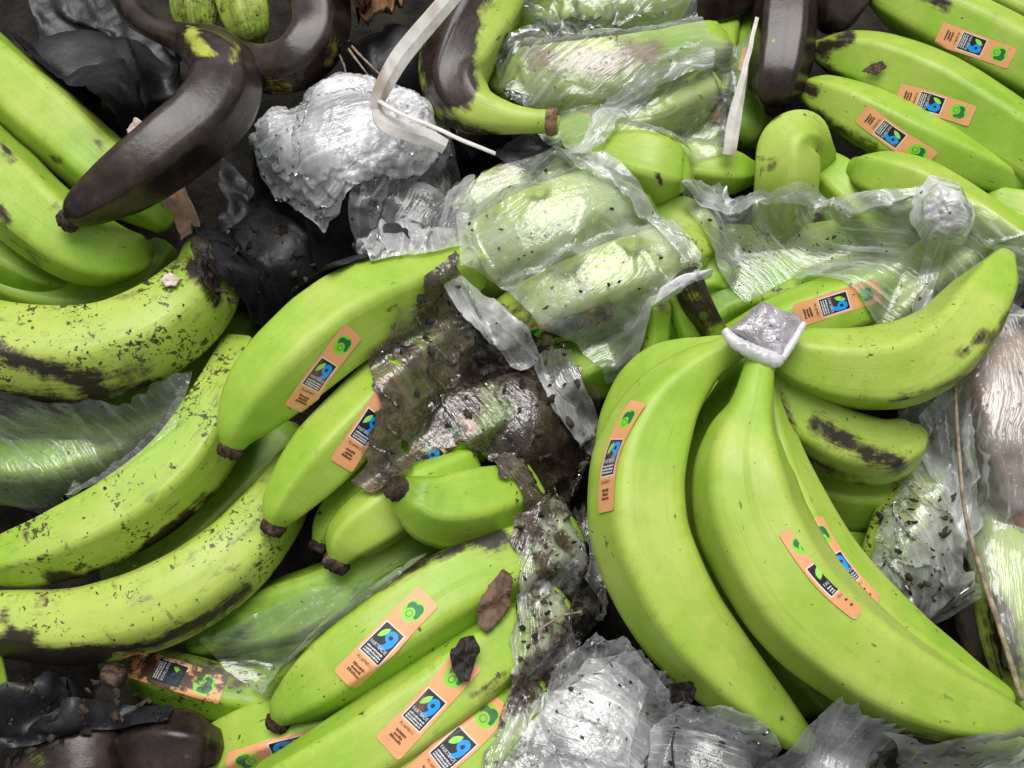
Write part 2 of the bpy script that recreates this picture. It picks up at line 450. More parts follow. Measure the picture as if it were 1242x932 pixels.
M = {
    'peel': make_peel(),
    'tip': make_simple('blossom_end', ((0.012, 0.008, 0.006), (0.085, 0.05, 0.035), (0.16, 0.10, 0.075)), 420, 0.7, 0.25, 0.9, 0.0015),
    'stem_cut': make_simple('cut_stem', ((0.06, 0.03, 0.015), (0.32, 0.20, 0.11)), 300, 0.65, 0.3, 0.7, 0.001),
    'ground': make_simple('rotten_mulch', ((0.006, 0.005, 0.004), (0.022, 0.016, 0.011), (0.03, 0.026, 0.015)), 90, 0.7, 0.2, 0.9, 0.004),
    'clear': make_film('film_clear', 0.035, dirt=0.10, streak=0.10, crinkle=0.06, fold=0.25, edge=0.35),
    'clear2': make_film('film_wet', 0.08, dirt=0.12, streak=0.22, crinkle=0.08, fold=0.35),
    'taut': make_film('film_taut', 0.15, (0.84, 0.86, 0.82), dirt=0.15, streak=0.42, crinkle=0.03, fold=0.5),
    'hem': make_film('film_hem', 0.26, dirt=0.18, streak=0.5, crinkle=0.05, fold=0.7),
    'mist': make_film('film_misted', 0.24, (0.84, 0.88, 0.80), dirt=0.16, streak=0.10, crinkle=0.14, fold=0.25, rough=0.09, gloss=1.0),
    'milkygrey': make_film('film_wet_grey', 0.34, (0.92, 0.92, 0.95), dirt=0.08, streak=0.2, crinkle=0.18, fold=0.3, gloss=1.4),
    'dirty2': make_film('film_soiled', 0.30, (0.80, 0.77, 0.74), dirt=0.58, dirt_col=((0.018, 0.013, 0.009), (0.11, 0.078, 0.054)), streak=0.4, crinkle=0.2, fold=0.6, gloss=1.3),
    'greyclear': make_film('film_greyish', 0.32, (0.90, 0.89, 0.89), dirt=0.20, streak=0.35, crinkle=0.14, fold=0.6, gloss=1.3),
    'milky': make_film('film_milky', 0.85, (0.94, 0.94, 0.98), dirt=0.08, streak=0.2, crinkle=0.4, fold=0.1, gloss=1.0, rough=0.12),
    'crumple': make_film('film_crumpled', 0.24, (0.95, 0.95, 0.96), dirt=0.18, streak=0.42, crinkle=0.25, fold=0.4, gloss=1.2, rough=0.08, edge=0.6),
    'crumple2': make_film('film_tongue', 0.55, (0.92, 0.92, 0.94), dirt=0.14, streak=0.4, crinkle=0.15, fold=0.5, gloss=1.3),
    'dirty': make_film('film_dirty', 0.45, (0.20, 0.145, 0.10), dirt=0.72, dirt_col=((0.012, 0.008, 0.005), (0.085, 0.055, 0.034)), streak=0.35, crinkle=0.30, fold=0.6, rough=0.10, gloss=1.4),
    'black': make_black(),
    'white': make_film('film_white', 0.9, (0.88, 0.87, 0.90), dirt=0.08, streak=0.1, crinkle=0.12, fold=0.3, rough=0.2),
    'cap': make_film('film_cap', 0.42, (0.84, 0.79, 0.88), dirt=0.04, streak=0.15, crinkle=0.3, fold=0.2, rough=0.06, gloss=1.4),
    'strap': make_simple('strap_white', ((0.62, 0.58, 0.53), (0.80, 0.77, 0.73), (0.45, 0.36, 0.28)), 120, 0.5, 0.4, 0.2),
    'sticker': make_sticker(),
    'sticker_grimy': make_sticker('sticker_print_grimy', 0.6),
    'ink_white': make_flat('ink_white', (0.72, 0.74, 0.78)),
    'ink_brown': make_flat('ink_brown', (0.13, 0.055, 0.025)),
    'card': make_simple('cardboard', ((0.20, 0.105, 0.05), (0.34, 0.20, 0.11), (0.09, 0.05, 0.03)), 130, 0.8, 0.2, 0.5),
    'paper': make_simple('tan_paper', ((0.40, 0.25, 0.16), (0.58, 0.40, 0.28)), 160, 0.8, 0.2, 0.4),
    'leaf_brown': make_simple('dead_leaf_brown', ((0.06, 0.035, 0.022), (0.17, 0.105, 0.07), (0.03, 0.022, 0.02)), 140, 0.6, 0.3, 0.6),
    'leaf_black': make_simple('dead_leaf_black', ((0.008, 0.006, 0.005), (0.04, 0.028, 0.022)), 220, 0.55, 0.35, 0.8),
    'crumb': make_simple('soil_crumb', ((0.010, 0.008, 0.006), (0.07, 0.048, 0.032), (0.02, 0.016, 0.012)), 160, 0.75, 0.25, 0.6),
    'twig': make_simple('dry_twig', ((0.16, 0.12, 0.08), (0.42, 0.34, 0.25)), 240, 0.7, 0.25, 0.5),
    'woody': make_simple('woody_stem', ((0.035, 0.02, 0.016), (0.13, 0.075, 0.045), (0.06, 0.07, 0.02)), 110, 0.5, 0.4, 0.5),
    'chip': make_simple('pale_chip', ((0.50, 0.38, 0.32), (0.72, 0.60, 0.54)), 200, 0.7, 0.3),
}

# ------------------------------------------------------------------ height map used to lay the film
GX0, GX1, GY0, GY1, GS = -0.34, 0.34, -0.28, 0.34, 0.0014
NXg, NYg = int((GX1 - GX0) / GS), int((GY1 - GY0) / GS)
HM = np.full((NXg, NYg), -0.03)

def hm_ij(x, y):
    return (np.clip(((x - GX0) / GS).astype(int), 1, NXg - 2), np.clip(((y - GY0) / GS).astype(int), 1, NYg - 2))

def hm_add(pts):
    i, j = hm_ij(pts[:, 0], pts[:, 1])
    for a in (-1, 0, 1):
        for b in (-1, 0, 1):
            np.maximum.at(HM, (i + a, j + b), pts[:, 2])

def hm_get(x, y):
    i, j = hm_ij(np.asarray(x), np.asarray(y))
    return HM[i, j]

def blur(a, n):
    for _ in range(n):
        a = (np.roll(a, 1, 0) + np.roll(a, -1, 0) + a) / 3
        a = (np.roll(a, 1, 1) + np.roll(a, -1, 1) + a) / 3
    return a

def on_surface(px, py):
    """where the line of sight at a pixel first meets what has been built so far"""
    d = ray(px, py)
    ts = np.linspace((0.13 - CAM[2]) / d[2], (-0.035 - CAM[2]) / d[2], 400)
    p = CAM + d * ts[:, None]
    hit = np.nonzero(p[:, 2] <= hm_get(p[:, 0], p[:, 1]))[0]
    return p[hit[0] if len(hit) else -1]

# ------------------------------------------------------------------ ground
MOUNDS = [(375, 165, 5.0, 85), (420, 118, 5.2, 80), (338, 160, 4.8, 58), (420, 155, 5.6, 115), (480, 140, 5.2, 80), (505, 250, 3.4, 70), (80, 80, 2.6, 110), (330, 290, 1.6, 90), (470, 60, 2.4, 80), (720, 885, 5.0, 110), (860, 930, 4.4, 90), (660, 700, 3.0, 65), (1010, 925, 4.4, 80), (620, 500, 3.6, 100)]
def ground_z(p):
    p = np.c_[p[:, :2], np.zeros(len(p))]
    z = -0.045 + 0.022 * vnoise(p, 22, 1) + 0.012 * vnoise(p, 60, 2) + 0.006 * vnoise(p, 170, 3)
    for x, y, h, w in MOUNDS:
        c = P(x, y, h)
        g = np.exp(-(((p[:, 0] - c[0]) ** 2 + (p[:, 1] - c[1]) ** 2) / (w * px_m(c)) ** 2) ** 2)
        z = np.maximum(z, -0.04 + (h * 0.01 + 0.04) * g + 0.004 * (vnoise(p, 60, 4) - 0.5) * g)
    return z

def ground():
    n = 190
    xs = np.linspace(-1, 1, n)
    xs = np.sign(xs) * (0.35 * np.abs(xs) + 2.65 * np.abs(xs) ** 4)
    X, Y = np.meshgrid(xs, xs, indexing='ij')
    p = np.stack([X.ravel(), Y.ravel(), np.zeros(n * n)], 1)
    p[:, 2] = ground_z(p)
    f = [(i * n + j, (i + 1) * n + j, (i + 1) * n + j + 1, i * n + j + 1) for i in range(n - 1) for j in range(n - 1)]
    o = mesh_obj('ground', p, f, M['ground'])
    tag(o, 'dark wet rotten mulch under the heap of bananas', 'ground', kind='structure')
    gi, gj = np.meshgrid(GX0 + GS * (np.arange(NXg) + 0.5), GY0 + GS * (np.arange(NYg) + 0.5), indexing='ij')
    HM[:] = ground_z(np.c_[gi.ravel(), gj.ravel()]).reshape(NXg, NYg) + 0.0025
ground()

# ------------------------------------------------------------------ bananas
NS, NT = 88, 40
class Banana:
    """pts: rows of pixel x, pixel y, height in cm, half width in pixels along the fruit"""
    def __init__(self, pts, roll=20, penta=0.8, lump=0.015, seed=0):
        w = []
        for x, y, h, r in pts:
            p = P(x, y, h)
            w.append([*p, r * px_m(p)])
        q, self.L = spline(w, NS)
        self.c, self.r = q[:, :3], np.maximum(q[:, 3], 0.001)
        self.T = norm(np.gradient(self.c, axis=0))
        to_cam = norm(CAM - self.c)
        U = to_cam - self.T * np.sum(to_cam * self.T, 1, keepdims=True)
        ln = np.linalg.norm(U, axis=1, keepdims=True)
        alt = np.array([0, 0, 1.0]) - self.T * self.T[:, 2:3]
        self.U = norm(np.where(ln > 0.25, U, U + alt * 0.3))
        self.V = np.cross(self.T, self.U)
        self.roll, self.penta, self.lump, self.seed = R(roll), penta, lump, seed
        self.s = np.linspace(0, 1, NS)
        rm = self.r.max()
        self.pw = penta * np.clip((self.r / rm - 0.25) / 0.4, 0.15, 1)
    def prof(self, th, pw):
        a = np.mod(th - self.roll, 2 * PI / 5) - PI / 5
        poly = math.cos(PI / 5) / np.cos(a) / 0.905
        return 1 + (poly - 1) * pw
    def ridge(self, th):
        a = np.mod(th - self.roll + PI / 5, 2 * PI / 5) - PI / 5
        return np.exp(-(a / 0.13) ** 2)
    def at(self, s, th, off=0.0):
        s = np.clip(np.asarray(s, float), 0, 1)
        th = np.asarray(th, float)
        I = lambda A: np.stack([np.interp(s, self.s, A[:, k]) for k in range(3)], -1)
        c, U, V = I(self.c), norm(I(self.U)), norm(I(self.V))
        r = np.interp(s, self.s, self.r) * self.prof(th, np.interp(s, self.s, self.pw))
        d = U * np.cos(th)[..., None] + V * np.sin(th)[..., None]
        p = c + d * (r + off)[..., None]
        return p
    def find(self, px, py):
        """surface coordinates of the visible point at a pixel"""
        s0, t0, ds, dt = 0.5, 0.0, 0.5, 1.35
        for _ in range(5):
            S, TH = np.meshgrid(np.clip(np.linspace(s0 - ds, s0 + ds, 41), 0, 1), np.clip(np.linspace(t0 - dt, t0 + dt, 41), -1.5, 1.5), indexing='ij')
            q = project(self.at(S.ravel(), TH.ravel()))
            k = np.argmin(np.hypot(q[:, 0] - px, q[:, 1] - py) + 2.0 * np.abs(TH.ravel()))
            s0, t0 = S.ravel()[k], TH.ravel()[k]
            ds *= 0.2; dt *= 0.2
        return s0, t0

def seg_dist(q, line):
    d = np.full(len(q), 1e9)
    line = np.asarray(line, float)
    if len(line) == 1:
        return np.hypot(q[:, 0] - line[0, 0], q[:, 1] - line[0, 1])
    for a, b in zip(line[:-1], line[1:]):
        ab = b - a
        t = np.clip(((q - a) @ ab) / max(ab @ ab, 1e-6), 0, 1)
        e = a + t[:, None] * ab - q
        d = np.minimum(d, np.hypot(e[:, 0], e[:, 1]))
    return d

def peel_mesh(b, name, parent, tone, dirt, rot, patches, rotc, ends=(1, 1)):
    S, TH = np.meshgrid(b.s, np.linspace(0, 2 * PI, NT, endpoint=False), indexing='ij')
    v = b.at(S.ravel(), TH.ravel())
    cen = np.repeat(b.c, NT, 0)
    lum = 1 + b.lump * 2 * (vnoise(v, 45, b.seed) - 0.5) + b.lump * (vnoise(v, 110, b.seed + 9) - 0.5)
    v = cen + (v - cen) * lum[:, None]
    rows = [v.reshape(NS, NT, 3)]
    ss, tt = [S], [TH]
    for e, k, sg in ((0, 0, -1), (1, -1, 1)):
        r0 = b.r[k]
        ext = []
        for a in (0.35, 0.7, 0.95):
            cc = b.c[k] + sg * b.T[k] * r0 * (0.75 if ends[e] else 0.2) * math.sin(a * PI / 2)
            ring = cc + (v.reshape(NS, NT, 3)[k] - b.c[k]) * max(math.cos(a * PI / 2), 0.05)
            ext.append(ring)
        if e == 0:
            rows.insert(0, np.array(ext[::-1])); ss.insert(0, np.zeros((3, NT))); tt.insert(0, TH[:3])
        else:
            rows.append(np.array(ext)); ss.append(np.ones((3, NT))); tt.append(TH[:3])
    G = np.concatenate(rows); Sg = np.concatenate(ss).ravel(); Tg = np.concatenate(tt).ravel()
    n = G.shape[0]
    verts = G.reshape(-1, 3)
    faces = []
    for i in range(n - 1):
        for j in range(NT):
            k = (j + 1) % NT
            faces.append((i * NT + j, i * NT + k, (i + 1) * NT + k, (i + 1) * NT + j))
    faces.append(tuple(range(NT))[::-1])
    faces.append(tuple(range((n - 1) * NT, n * NT)))
    q = project(verts)
    rv = np.full(len(verts), float(rot))
    for pt in patches:
        line, rad, st = pt[:3]
        d = seg_dist(q, line)
        rv = rv + st * np.clip(1.25 - d / rad, 0, 1)
    uv = np.stack([Sg * b.L / 0.2 + b.seed * 3.7, Tg / (2 * PI) * 0.6 + b.seed * 1.3], 1)
    w = np.interp(Sg, b.s, b.pw) / max(b.penta, .01)
    o = mesh_obj(name, verts, faces, M['peel'], parent, uvs=uv, attrs={
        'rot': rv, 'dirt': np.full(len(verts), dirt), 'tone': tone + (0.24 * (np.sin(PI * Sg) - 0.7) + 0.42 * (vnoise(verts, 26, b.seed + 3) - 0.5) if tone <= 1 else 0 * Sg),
        'rotc': np.full(len(verts), rotc), 'ridge': b.ridge(Tg) * w})
    hm_add(b.at(*[a.ravel() for a in np.meshgrid(np.linspace(0, 1, 220), np.linspace(0, 2 * PI, 90), indexing='ij')]))
    return o

def end_cap(b, k, parent, name, mat, length=1.0, flare=1.0, seed=0):
    """rough dry end of a fruit: a short stub with a ragged rim and a dished face"""
    sg = -1 if k == 0 else 1
    c, T, U, V, r = b.c[k], b.T[k] * sg, b.U[k], b.V[k], b.r[k]
    m = 26
    rows = []
    for a, (t, rr) in enumerate(((-0.35, 1.03), (0.1, 1.06 * flare), (0.55 * length, 1.0 * flare), (0.82 * length, 0.88 * flare), (0.74 * length, 0.5), (0.66 * length, 0.05))):
        for j in range(m):
            th = 2 * PI * j / m
            w = rr * (1 + 0.16 * (random.random() - 0.5)) * r
            z = (t + 0.22 * (random.random() - 0.5) * (a > 0)) * r
            rows.append(c + T * z + (U * math.cos(th) + V * math.sin(th)) * w)
    f = []
    for i in range(5):
        for j in range(m):
            f.append((i * m + j, i * m + (j + 1) % m, (i + 1) * m + (j + 1) % m, (i + 1) * m + j))
    f.append(tuple(range(5 * m, 6 * m)))
    if k == 0:
        f = [x[::-1] for x in f]
    return mesh_obj(name, rows, f, mat, parent)

# lettering outlines shared by all stickers
def text_mesh(body, size):
    cu = bpy.data.curves.new('t', 'FONT')
    cu.body = body; cu.size = size; cu.align_x = 'CENTER'; cu.resolution_u = 2
    ob = bpy.data.objects.new('t', cu)
    COL.objects.link(ob)
    dg = bpy.context.evaluated_depsgraph_get()
    me = ob.evaluated_get(dg).to_mesh()
    v = np.array([p.co[:2] for p in me.vertices])
    f = [tuple(p.vertices) for p in me.polygons]
    ob.evaluated_get(dg).to_mesh_clear()
    bpy.data.objects.remove(ob); bpy.data.curves.remove(cu)
    return v, f
T_FAIR = text_mesh('FAIRTRADE', 1.75)
T_PLU = text_mesh('PLU#94011', 1.55)

def bars(y, x0, x1, h, rnd):
    """a line of print too small to read: a row of short uneven strokes"""
    v, f = [], []
    x = x0
    while x < x1:
        w = rnd.uniform(0.35, 0.8)
        hh = h * rnd.uniform(0.7, 1.1)
        k = len(v)
        v += [(x, y), (min(x + w, x1), y), (min(x + w, x1), y + hh), (x, y + hh)]
        f.append((k, k + 1, k + 2, k + 3))
        x += w + rnd.uniform(0.10, 0.22)
    return np.array(v), f

def sticker(b, px, py, ang, parent, scale=1.0, ymax=ST_L, ymin=0.0, xmin=-ST_W / 2, xmax=ST_W / 2, name='sticker', torn=0.0, th=None, lab=None, lift=0.0, grimy=False):
    """a printed sticker laid on the skin; ang: image direction (degrees, anticlockwise from right) of its round-emblem end"""
    s0, t0 = b.find(px, py)
    if th is not None:
        t0 = th
    e = 0.004
    p0 = project(b.at([s0], [t0]))[0]
    js = project(b.at([s0 + e], [t0]))[0] - p0
    r0 = float(np.interp(s0, b.s, b.r))
    jt = project(b.at([s0], [t0 + e * b.L / r0]))[0] - p0
    J = np.stack([js, jt], 1)
    d = np.array([math.cos(R(ang)), -math.sin(R(ang))])
    y_ax = np.linalg.solve(J, d); y_ax /= np.linalg.norm(y_ax)
    x_ax = np.array([y_ax[1], -y_ax[0]])
    # emblem reads upright from outside: x to the right when y points up
    if np.linalg.det(np.stack([J @ x_ax, J @ y_ax], 1)) > 0:
        x_ax = -x_ax
    def put(v, off):
        v = np.asarray(v, float)
        mm = 0.001 * scale
        xx, yy = v[:, 0] * mm, (v[:, 1] - ST_L / 2) * mm
        s = s0 + (x_ax[0] * xx + y_ax[0] * yy) / b.L
        rr = np.interp(s, b.s, b.r)
        t = t0 + (x_ax[1] * xx + y_ax[1] * yy) / rr
        return b.at(s, t, off + 0.00035 + lift)
    nx, ny = 12, 40
    gx, gy = np.meshgrid(np.linspace(xmin, xmax, nx), np.linspace(ymin, ymax, ny), indexing='ij')
    g = np.stack([gx.ravel(), gy.ravel()], 1)
    # rounded corners and slightly uneven edge
    cr = 1.2
    for i in range(len(g)):
        ex, ey = min(g[i, 0] - xmin, xmax - g[i, 0]), min(g[i, 1] - ymin, ymax - g[i, 1])
        if ex < cr and ey < cr:
            dx, dy = cr - ex, cr - ey
            q = math.hypot(dx, dy)
            if q > cr:
                k = cr / q
                g[i, 0] += (dx - dx * k) * (1 if g[i, 0] < (xmin + xmax) / 2 else -1)
                g[i, 1] += (dy - dy * k) * (1 if g[i, 1] < (ymin + ymax) / 2 else -1)
    if torn:
        g[:, 1] += torn * (vnoise(np.c_[g, np.zeros(len(g))], 0.7, int(px)) - 0.5)
    V = [put(g, 0.0)]
    uv = [g]
    F = [(i * ny + j, (i + 1) * ny + j, (i + 1) * ny + j + 1, i * ny + j + 1) for i in range(nx - 1) for j in range(ny - 1)]
    mi = [0] * len(F)
    base = len(g)
    rnd = random.Random(int(px * 7 + py))
    prints = [(T_FAIR[0] * [0.80, 1] + [0, 14.6], T_FAIR[1], 1), (T_PLU[0] * [0.85, 1] + [0, 8.6], T_PLU[1], 2)]
    for yy in (13.4, 12.4, 11.5):
        prints.append((*bars(yy, -3.4, 3.4, 0.6, rnd), 1))
    for yy, a in ((6.2, 2.4), (4.9, 2.0), (3.6, 2.6)):
        prints.append((*bars(yy, -a, a * 0.9, 0.9, rnd), 2))
    for v, f, k in prints:
        v = np.asarray(v)
        keep = [q for q in f if all(xmin + .3 < v[i, 0] < xmax - .3 and ymin + .3 < v[i, 1] < ymax - .3 for i in q)]
        if not keep:
            continue
        V.append(put(v, 0.00016)); uv.append(v)
        F += [tuple(base + i for i in q) for q in keep]
        mi += [k] * len(keep)
        base += len(v)
    V = np.concatenate(V)
    o = mesh_obj(name, V, F, [M['sticker_grimy' if grimy else 'sticker'], M['ink_white'], M['ink_brown']], parent, uvs=np.concatenate(uv), midx=mi, smooth=True)
    me = o.data
    # make normals face outward
    import bmesh
    bm = bmesh.new(); bm.from_mesh(me)
    cpt = Vector(b.c[int(s0 * (NS - 1))])
    bm.normal_update()
    for f in bm.faces:
        if f.normal.dot(f.calc_center_median() - cpt) < 0:
            f.normal_flip()
    bm.to_mesh(me); bm.free()
    if lab: o['label'] = lab
    return o

BAN = {}
GREEN_GROUP = 'green bananas in the heap'
def banana(key, label, pts, roll=20, tone=0.45, dirt=0.4, rot=0.0, patches=(), rotc=0.15, tip=None, stem=None, penta=0.95,
           stickers=(), parent=None, group=None, name='banana', ends=(1, 1)):
    seed = len(BAN) + 1
    b = Banana(pts, roll, penta, 0.04 if rot > 0.9 else 0.018, seed=seed)
    BAN[key] = b
    if parent is None:
        k = int(np.argmin(b.c[:, 2] - b.r))
        root = empty(name, Vector(b.c[NS // 2] - np.array([0, 0, b.r[NS // 2]])))
        tag(root, label, 'banana', group)
        pe = peel_mesh(b, 'peel', root, tone, dirt, rot, patches, rotc, ends)
        holder = root
    else:
        pe = peel_mesh(b, name, parent, tone, dirt, rot, patches, rotc, ends)
        if label: pe['label'] = label
        holder = pe
    if tip is not None:
        end_cap(b, tip, holder, 'blossom_tip', M['tip'], 1.1, 1.18)
    if stem is not None:
        end_cap(b, stem, holder, 'cut_stem_end', M['stem_cut'], 0.7, 1.05)
    for st in stickers:
        st = dict(st)
        sticker(b, st.pop('x'), st.pop('y'), st.pop('a'), holder, **st)
    return holder

# ---- upper left
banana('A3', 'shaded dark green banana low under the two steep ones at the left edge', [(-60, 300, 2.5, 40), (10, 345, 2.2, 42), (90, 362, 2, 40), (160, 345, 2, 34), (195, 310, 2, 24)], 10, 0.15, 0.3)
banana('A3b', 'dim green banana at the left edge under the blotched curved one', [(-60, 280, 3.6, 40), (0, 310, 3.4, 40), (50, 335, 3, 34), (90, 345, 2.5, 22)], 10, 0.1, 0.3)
banana('A4', 'fat curved yellow-green banana with black scuffed lower ridge at the left edge', [(-80, 415, 4.6, 62), (40, 430, 4.8, 60), (130, 424, 5, 58), (205, 390, 5, 54), (247, 345, 4.6, 44), (252, 305, 4, 28)], 72, 0.8, 1.08,
       patches=[([(-30, 415), (30, 440), (110, 462)], 17, 0.85), ([(-30, 480), (90, 492), (180, 468)], 20, 0.72), ([(130, 450), (175, 440)], 16, 0.42), ([(235, 320), (262, 365)], 12, 0.7), ([(200, 310), (230, 330)], 16, 0.45)], penta=0.5)
banana('A1', 'straight bright green banana slanting in from the left edge under the brown one', [(-60, 45, 5.6, 44), (20, 112, 5.8, 45), (90, 172, 5.8, 43), (150, 225, 5.5, 38), (196, 262, 5, 22)], -42, 0.5, 0.42,
       patches=[([(62, 190), (72, 196)], 6, 0.8), ([(118, 172), (122, 182)], 7, 0.5)])
banana('A2', 'green banana bending down at the left edge beneath the brown banana tip', [(-70, 150, 6.0, 48), (-5, 215, 6.2, 50), (50, 266, 6.2, 49), (105, 300, 5.8, 46), (148, 308, 5.0, 36), (170, 305, 4.2, 18)], -38, 0.42, 0.42,
       patches=[([(0, 255), (8, 268)], 9, 0.9), ([(0, 175), (16, 195)], 8, 0.6), ([(68, 250), (84, 262)], 12, 0.45), ([(20, 290), (50, 320)], 13, 0.45)])
# ---- long speckled pair, left
banana('A5', 'long speckled yellow-green banana tapering to the left edge, upper of the speckled pair', [(-28, 688, 3.2, 12), (5, 680, 3.3, 30), (70, 660, 3.5, 42), (150, 622, 3.6, 48), (220, 566, 3.6, 48), (266, 495, 3.4, 40), (292, 428, 3, 28)], 8, 0.74, 1.08,
       patches=[([(150, 690), (100, 705), (60, 700)], 14, 0.85), ([(255, 600), (205, 648), (165, 678)], 13, 0.62), ([(262, 470), (272, 520)], 14, 0.38), ([(180, 665), (230, 630)], 12, 0.55), ([(30, 645), (35, 660)], 7, 0.4)])
banana('A6', 'long pale yellow-green banana with black grimy underside, lower of the speckled pair', [(-60, 748, 2.8, 34), (20, 756, 3, 42), (100, 757, 3.2, 48), (190, 733, 3.4, 52), (270, 685, 3.4, 50), (325, 625, 3, 42), (360, 565, 2.4, 30)], 22, 0.92, 1.0,
       patches=[([(-20, 785), (60, 805), (110, 800)], 22, 1.3), ([(20, 772), (40, 770)], 10, 0.9), ([(130, 790), (190, 780), (250, 750), (300, 715)], 11, 0.8), ([(300, 640), (330, 600)], 14, 0.42), ([(5, 745), (12, 760)], 12, 0.5), ([(40, 740), (60, 725)], 18, 0.33), ([(275, 695), (290, 690)], 8, 0.6)], penta=0.5,
       stickers=[dict(x=118, y=803, a=185, ymin=0, ymax=9, scale=0.85, grimy=True)])
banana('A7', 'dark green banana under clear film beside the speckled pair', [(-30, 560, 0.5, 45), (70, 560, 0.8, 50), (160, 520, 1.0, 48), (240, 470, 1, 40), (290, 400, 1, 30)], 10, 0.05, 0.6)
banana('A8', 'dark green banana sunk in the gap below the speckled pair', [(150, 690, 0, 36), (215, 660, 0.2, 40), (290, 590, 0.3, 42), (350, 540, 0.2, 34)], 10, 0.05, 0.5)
# ---- tip-down cluster left of centre
banana('B1', 'bright green banana with round-emblem sticker, tip pointing down left', [(281, 543, 5.6, 13), (292, 515, 6.0, 30), (322, 473, 6.4, 47), (368, 427, 6.6, 54), (425, 383, 6.4, 54), (490, 350, 5.8, 48), (560, 325, 5, 38)], -4, 0.52, 0.28, tip=0,
       patches=[([(470, 375), (480, 372)], 6, 0.55)], stickers=[dict(x=391, y=449, a=52, scale=1.0)])
banana('B2', 'green banana with half covered sticker, tip second below the big one', [(333, 636, 4.6, 13), (345, 612, 4.9, 27), (385, 562, 5.2, 41), (435, 510, 5.2, 43), (490, 455, 4.8, 40), (540, 410, 4, 30)], -12, 0.42, 0.3, tip=0,
       stickers=[dict(x=449, y=513, a=55, scale=1.0)])
banana('B3', 'thin sliver of green banana between the two sticker bananas and the stubby pair', [(387, 660, 2.9, 10), (402, 632, 3.1, 20), (440, 590, 3.2, 28), (490, 545, 3.0, 28)], 0, 0.3, 0.35, tip=0)
banana('B4', 'short green banana tip peeping from under the dirty film', [(409, 680, 3.8, 14), (424, 655, 4.1, 31), (455, 630, 4.2, 39), (500, 600, 4.0, 38), (560, 570, 3.4, 30)], -30, 0.46, 0.3, tip=0)
banana('B5', 'stubby green banana with its round dry tip facing the viewer', [(483, 594, 6.6, 13), (498, 604, 6.0, 30), (530, 616, 5.2, 44), (575, 615, 4.4, 47), (630, 600, 3.6, 38)], 10, 0.36, 0.28, tip=0)
banana('B6', 'green banana glimpsed through holes of the dirty torn film', [(440, 600, 2.2, 25), (490, 565, 2.8, 40), (550, 530, 3, 42), (610, 500, 2.6, 36)], 10, 0.3, 0.3,
       stickers=[dict(x=520, y=550, a=45, scale=1.0, grimy=True)])
# ---- dark green under film, lower middle
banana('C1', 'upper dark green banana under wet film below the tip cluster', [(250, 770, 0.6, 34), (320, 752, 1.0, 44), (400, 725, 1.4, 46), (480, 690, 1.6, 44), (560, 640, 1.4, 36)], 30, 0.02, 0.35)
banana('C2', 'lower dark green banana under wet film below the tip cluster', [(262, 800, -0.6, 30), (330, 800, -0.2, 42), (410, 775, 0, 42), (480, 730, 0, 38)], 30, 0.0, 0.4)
# ---- sticker row, bottom
banana('Dm', 'grimy dark green banana with blackened sticker at the bottom left', [(140, 805, 0.2, 24), (210, 822, 0.6, 34), (280, 840, 0.8, 34), (350, 850, 0.6, 26)], 20, 0.05, 0.9, patches=[([(150, 800), (210, 800), (300, 825)], 20, 0.6)],
       stickers=[dict(x=212, y=818, a=-17, scale=1.05, grimy=True, lab='sticker blackened with grime')])
banana('D0', 'green banana lying low with an upside down sticker at the bottom edge', [(205, 968, -1.2, 34), (265, 925, 0.2, 44), (330, 893, 1.6, 46), (400, 870, 2, 40)], 10, 0.4, 0.5,
       stickers=[dict(x=345, y=909, a=196, scale=1.0)])
banana('D1', 'green banana with a full sticker, top of the bottom row', [(338, 874, 3.4, 12), (352, 855, 3.7, 27), (395, 822, 4.2, 46), (460, 775, 4.6, 54), (540, 722, 4.6, 55), (615, 685, 4.2, 48), (680, 655, 3.6, 36)], -48, 0.44, 0.5, tip=0,
       patches=[([(450, 712), (530, 672), (600, 648)], 13, 0.75), ([(600, 660), (640, 650)], 20, 0.5)], stickers=[dict(x=469, y=773, a=45.5, scale=1.02)])
banana('D2', 'green banana with sticker half hidden by a black leaf, middle of the bottom row', [(330, 965, 4.0, 42), (400, 930, 4.4, 50), (470, 888, 4.6, 53), (545, 835, 4.6, 52), (610, 785, 4.2, 46), (665, 740, 3.6, 34)], -34, 0.5, 0.4,
       patches=[([(575, 845), (612, 820)], 12, 0.6)], stickers=[dict(x=520, y=855, a=46, scale=1.02)])
banana('D3', 'green banana with sticker cut by the picture bottom, last of the bottom row', [(430, 985, 3.6, 42), (510, 948, 3.9, 48), (580, 905, 4, 48), (640, 850, 3.4, 38)], -34, 0.42, 0.3,
       stickers=[dict(x=556, y=905, a=42, scale=1.02)])
banana('D9', 'sliver of green banana cut by the left picture edge near the bottom', [(-20, 800, 3, 20), (-14, 850, 3, 22), (-18, 900, 3, 18)], 0, 0.3, 0.2)
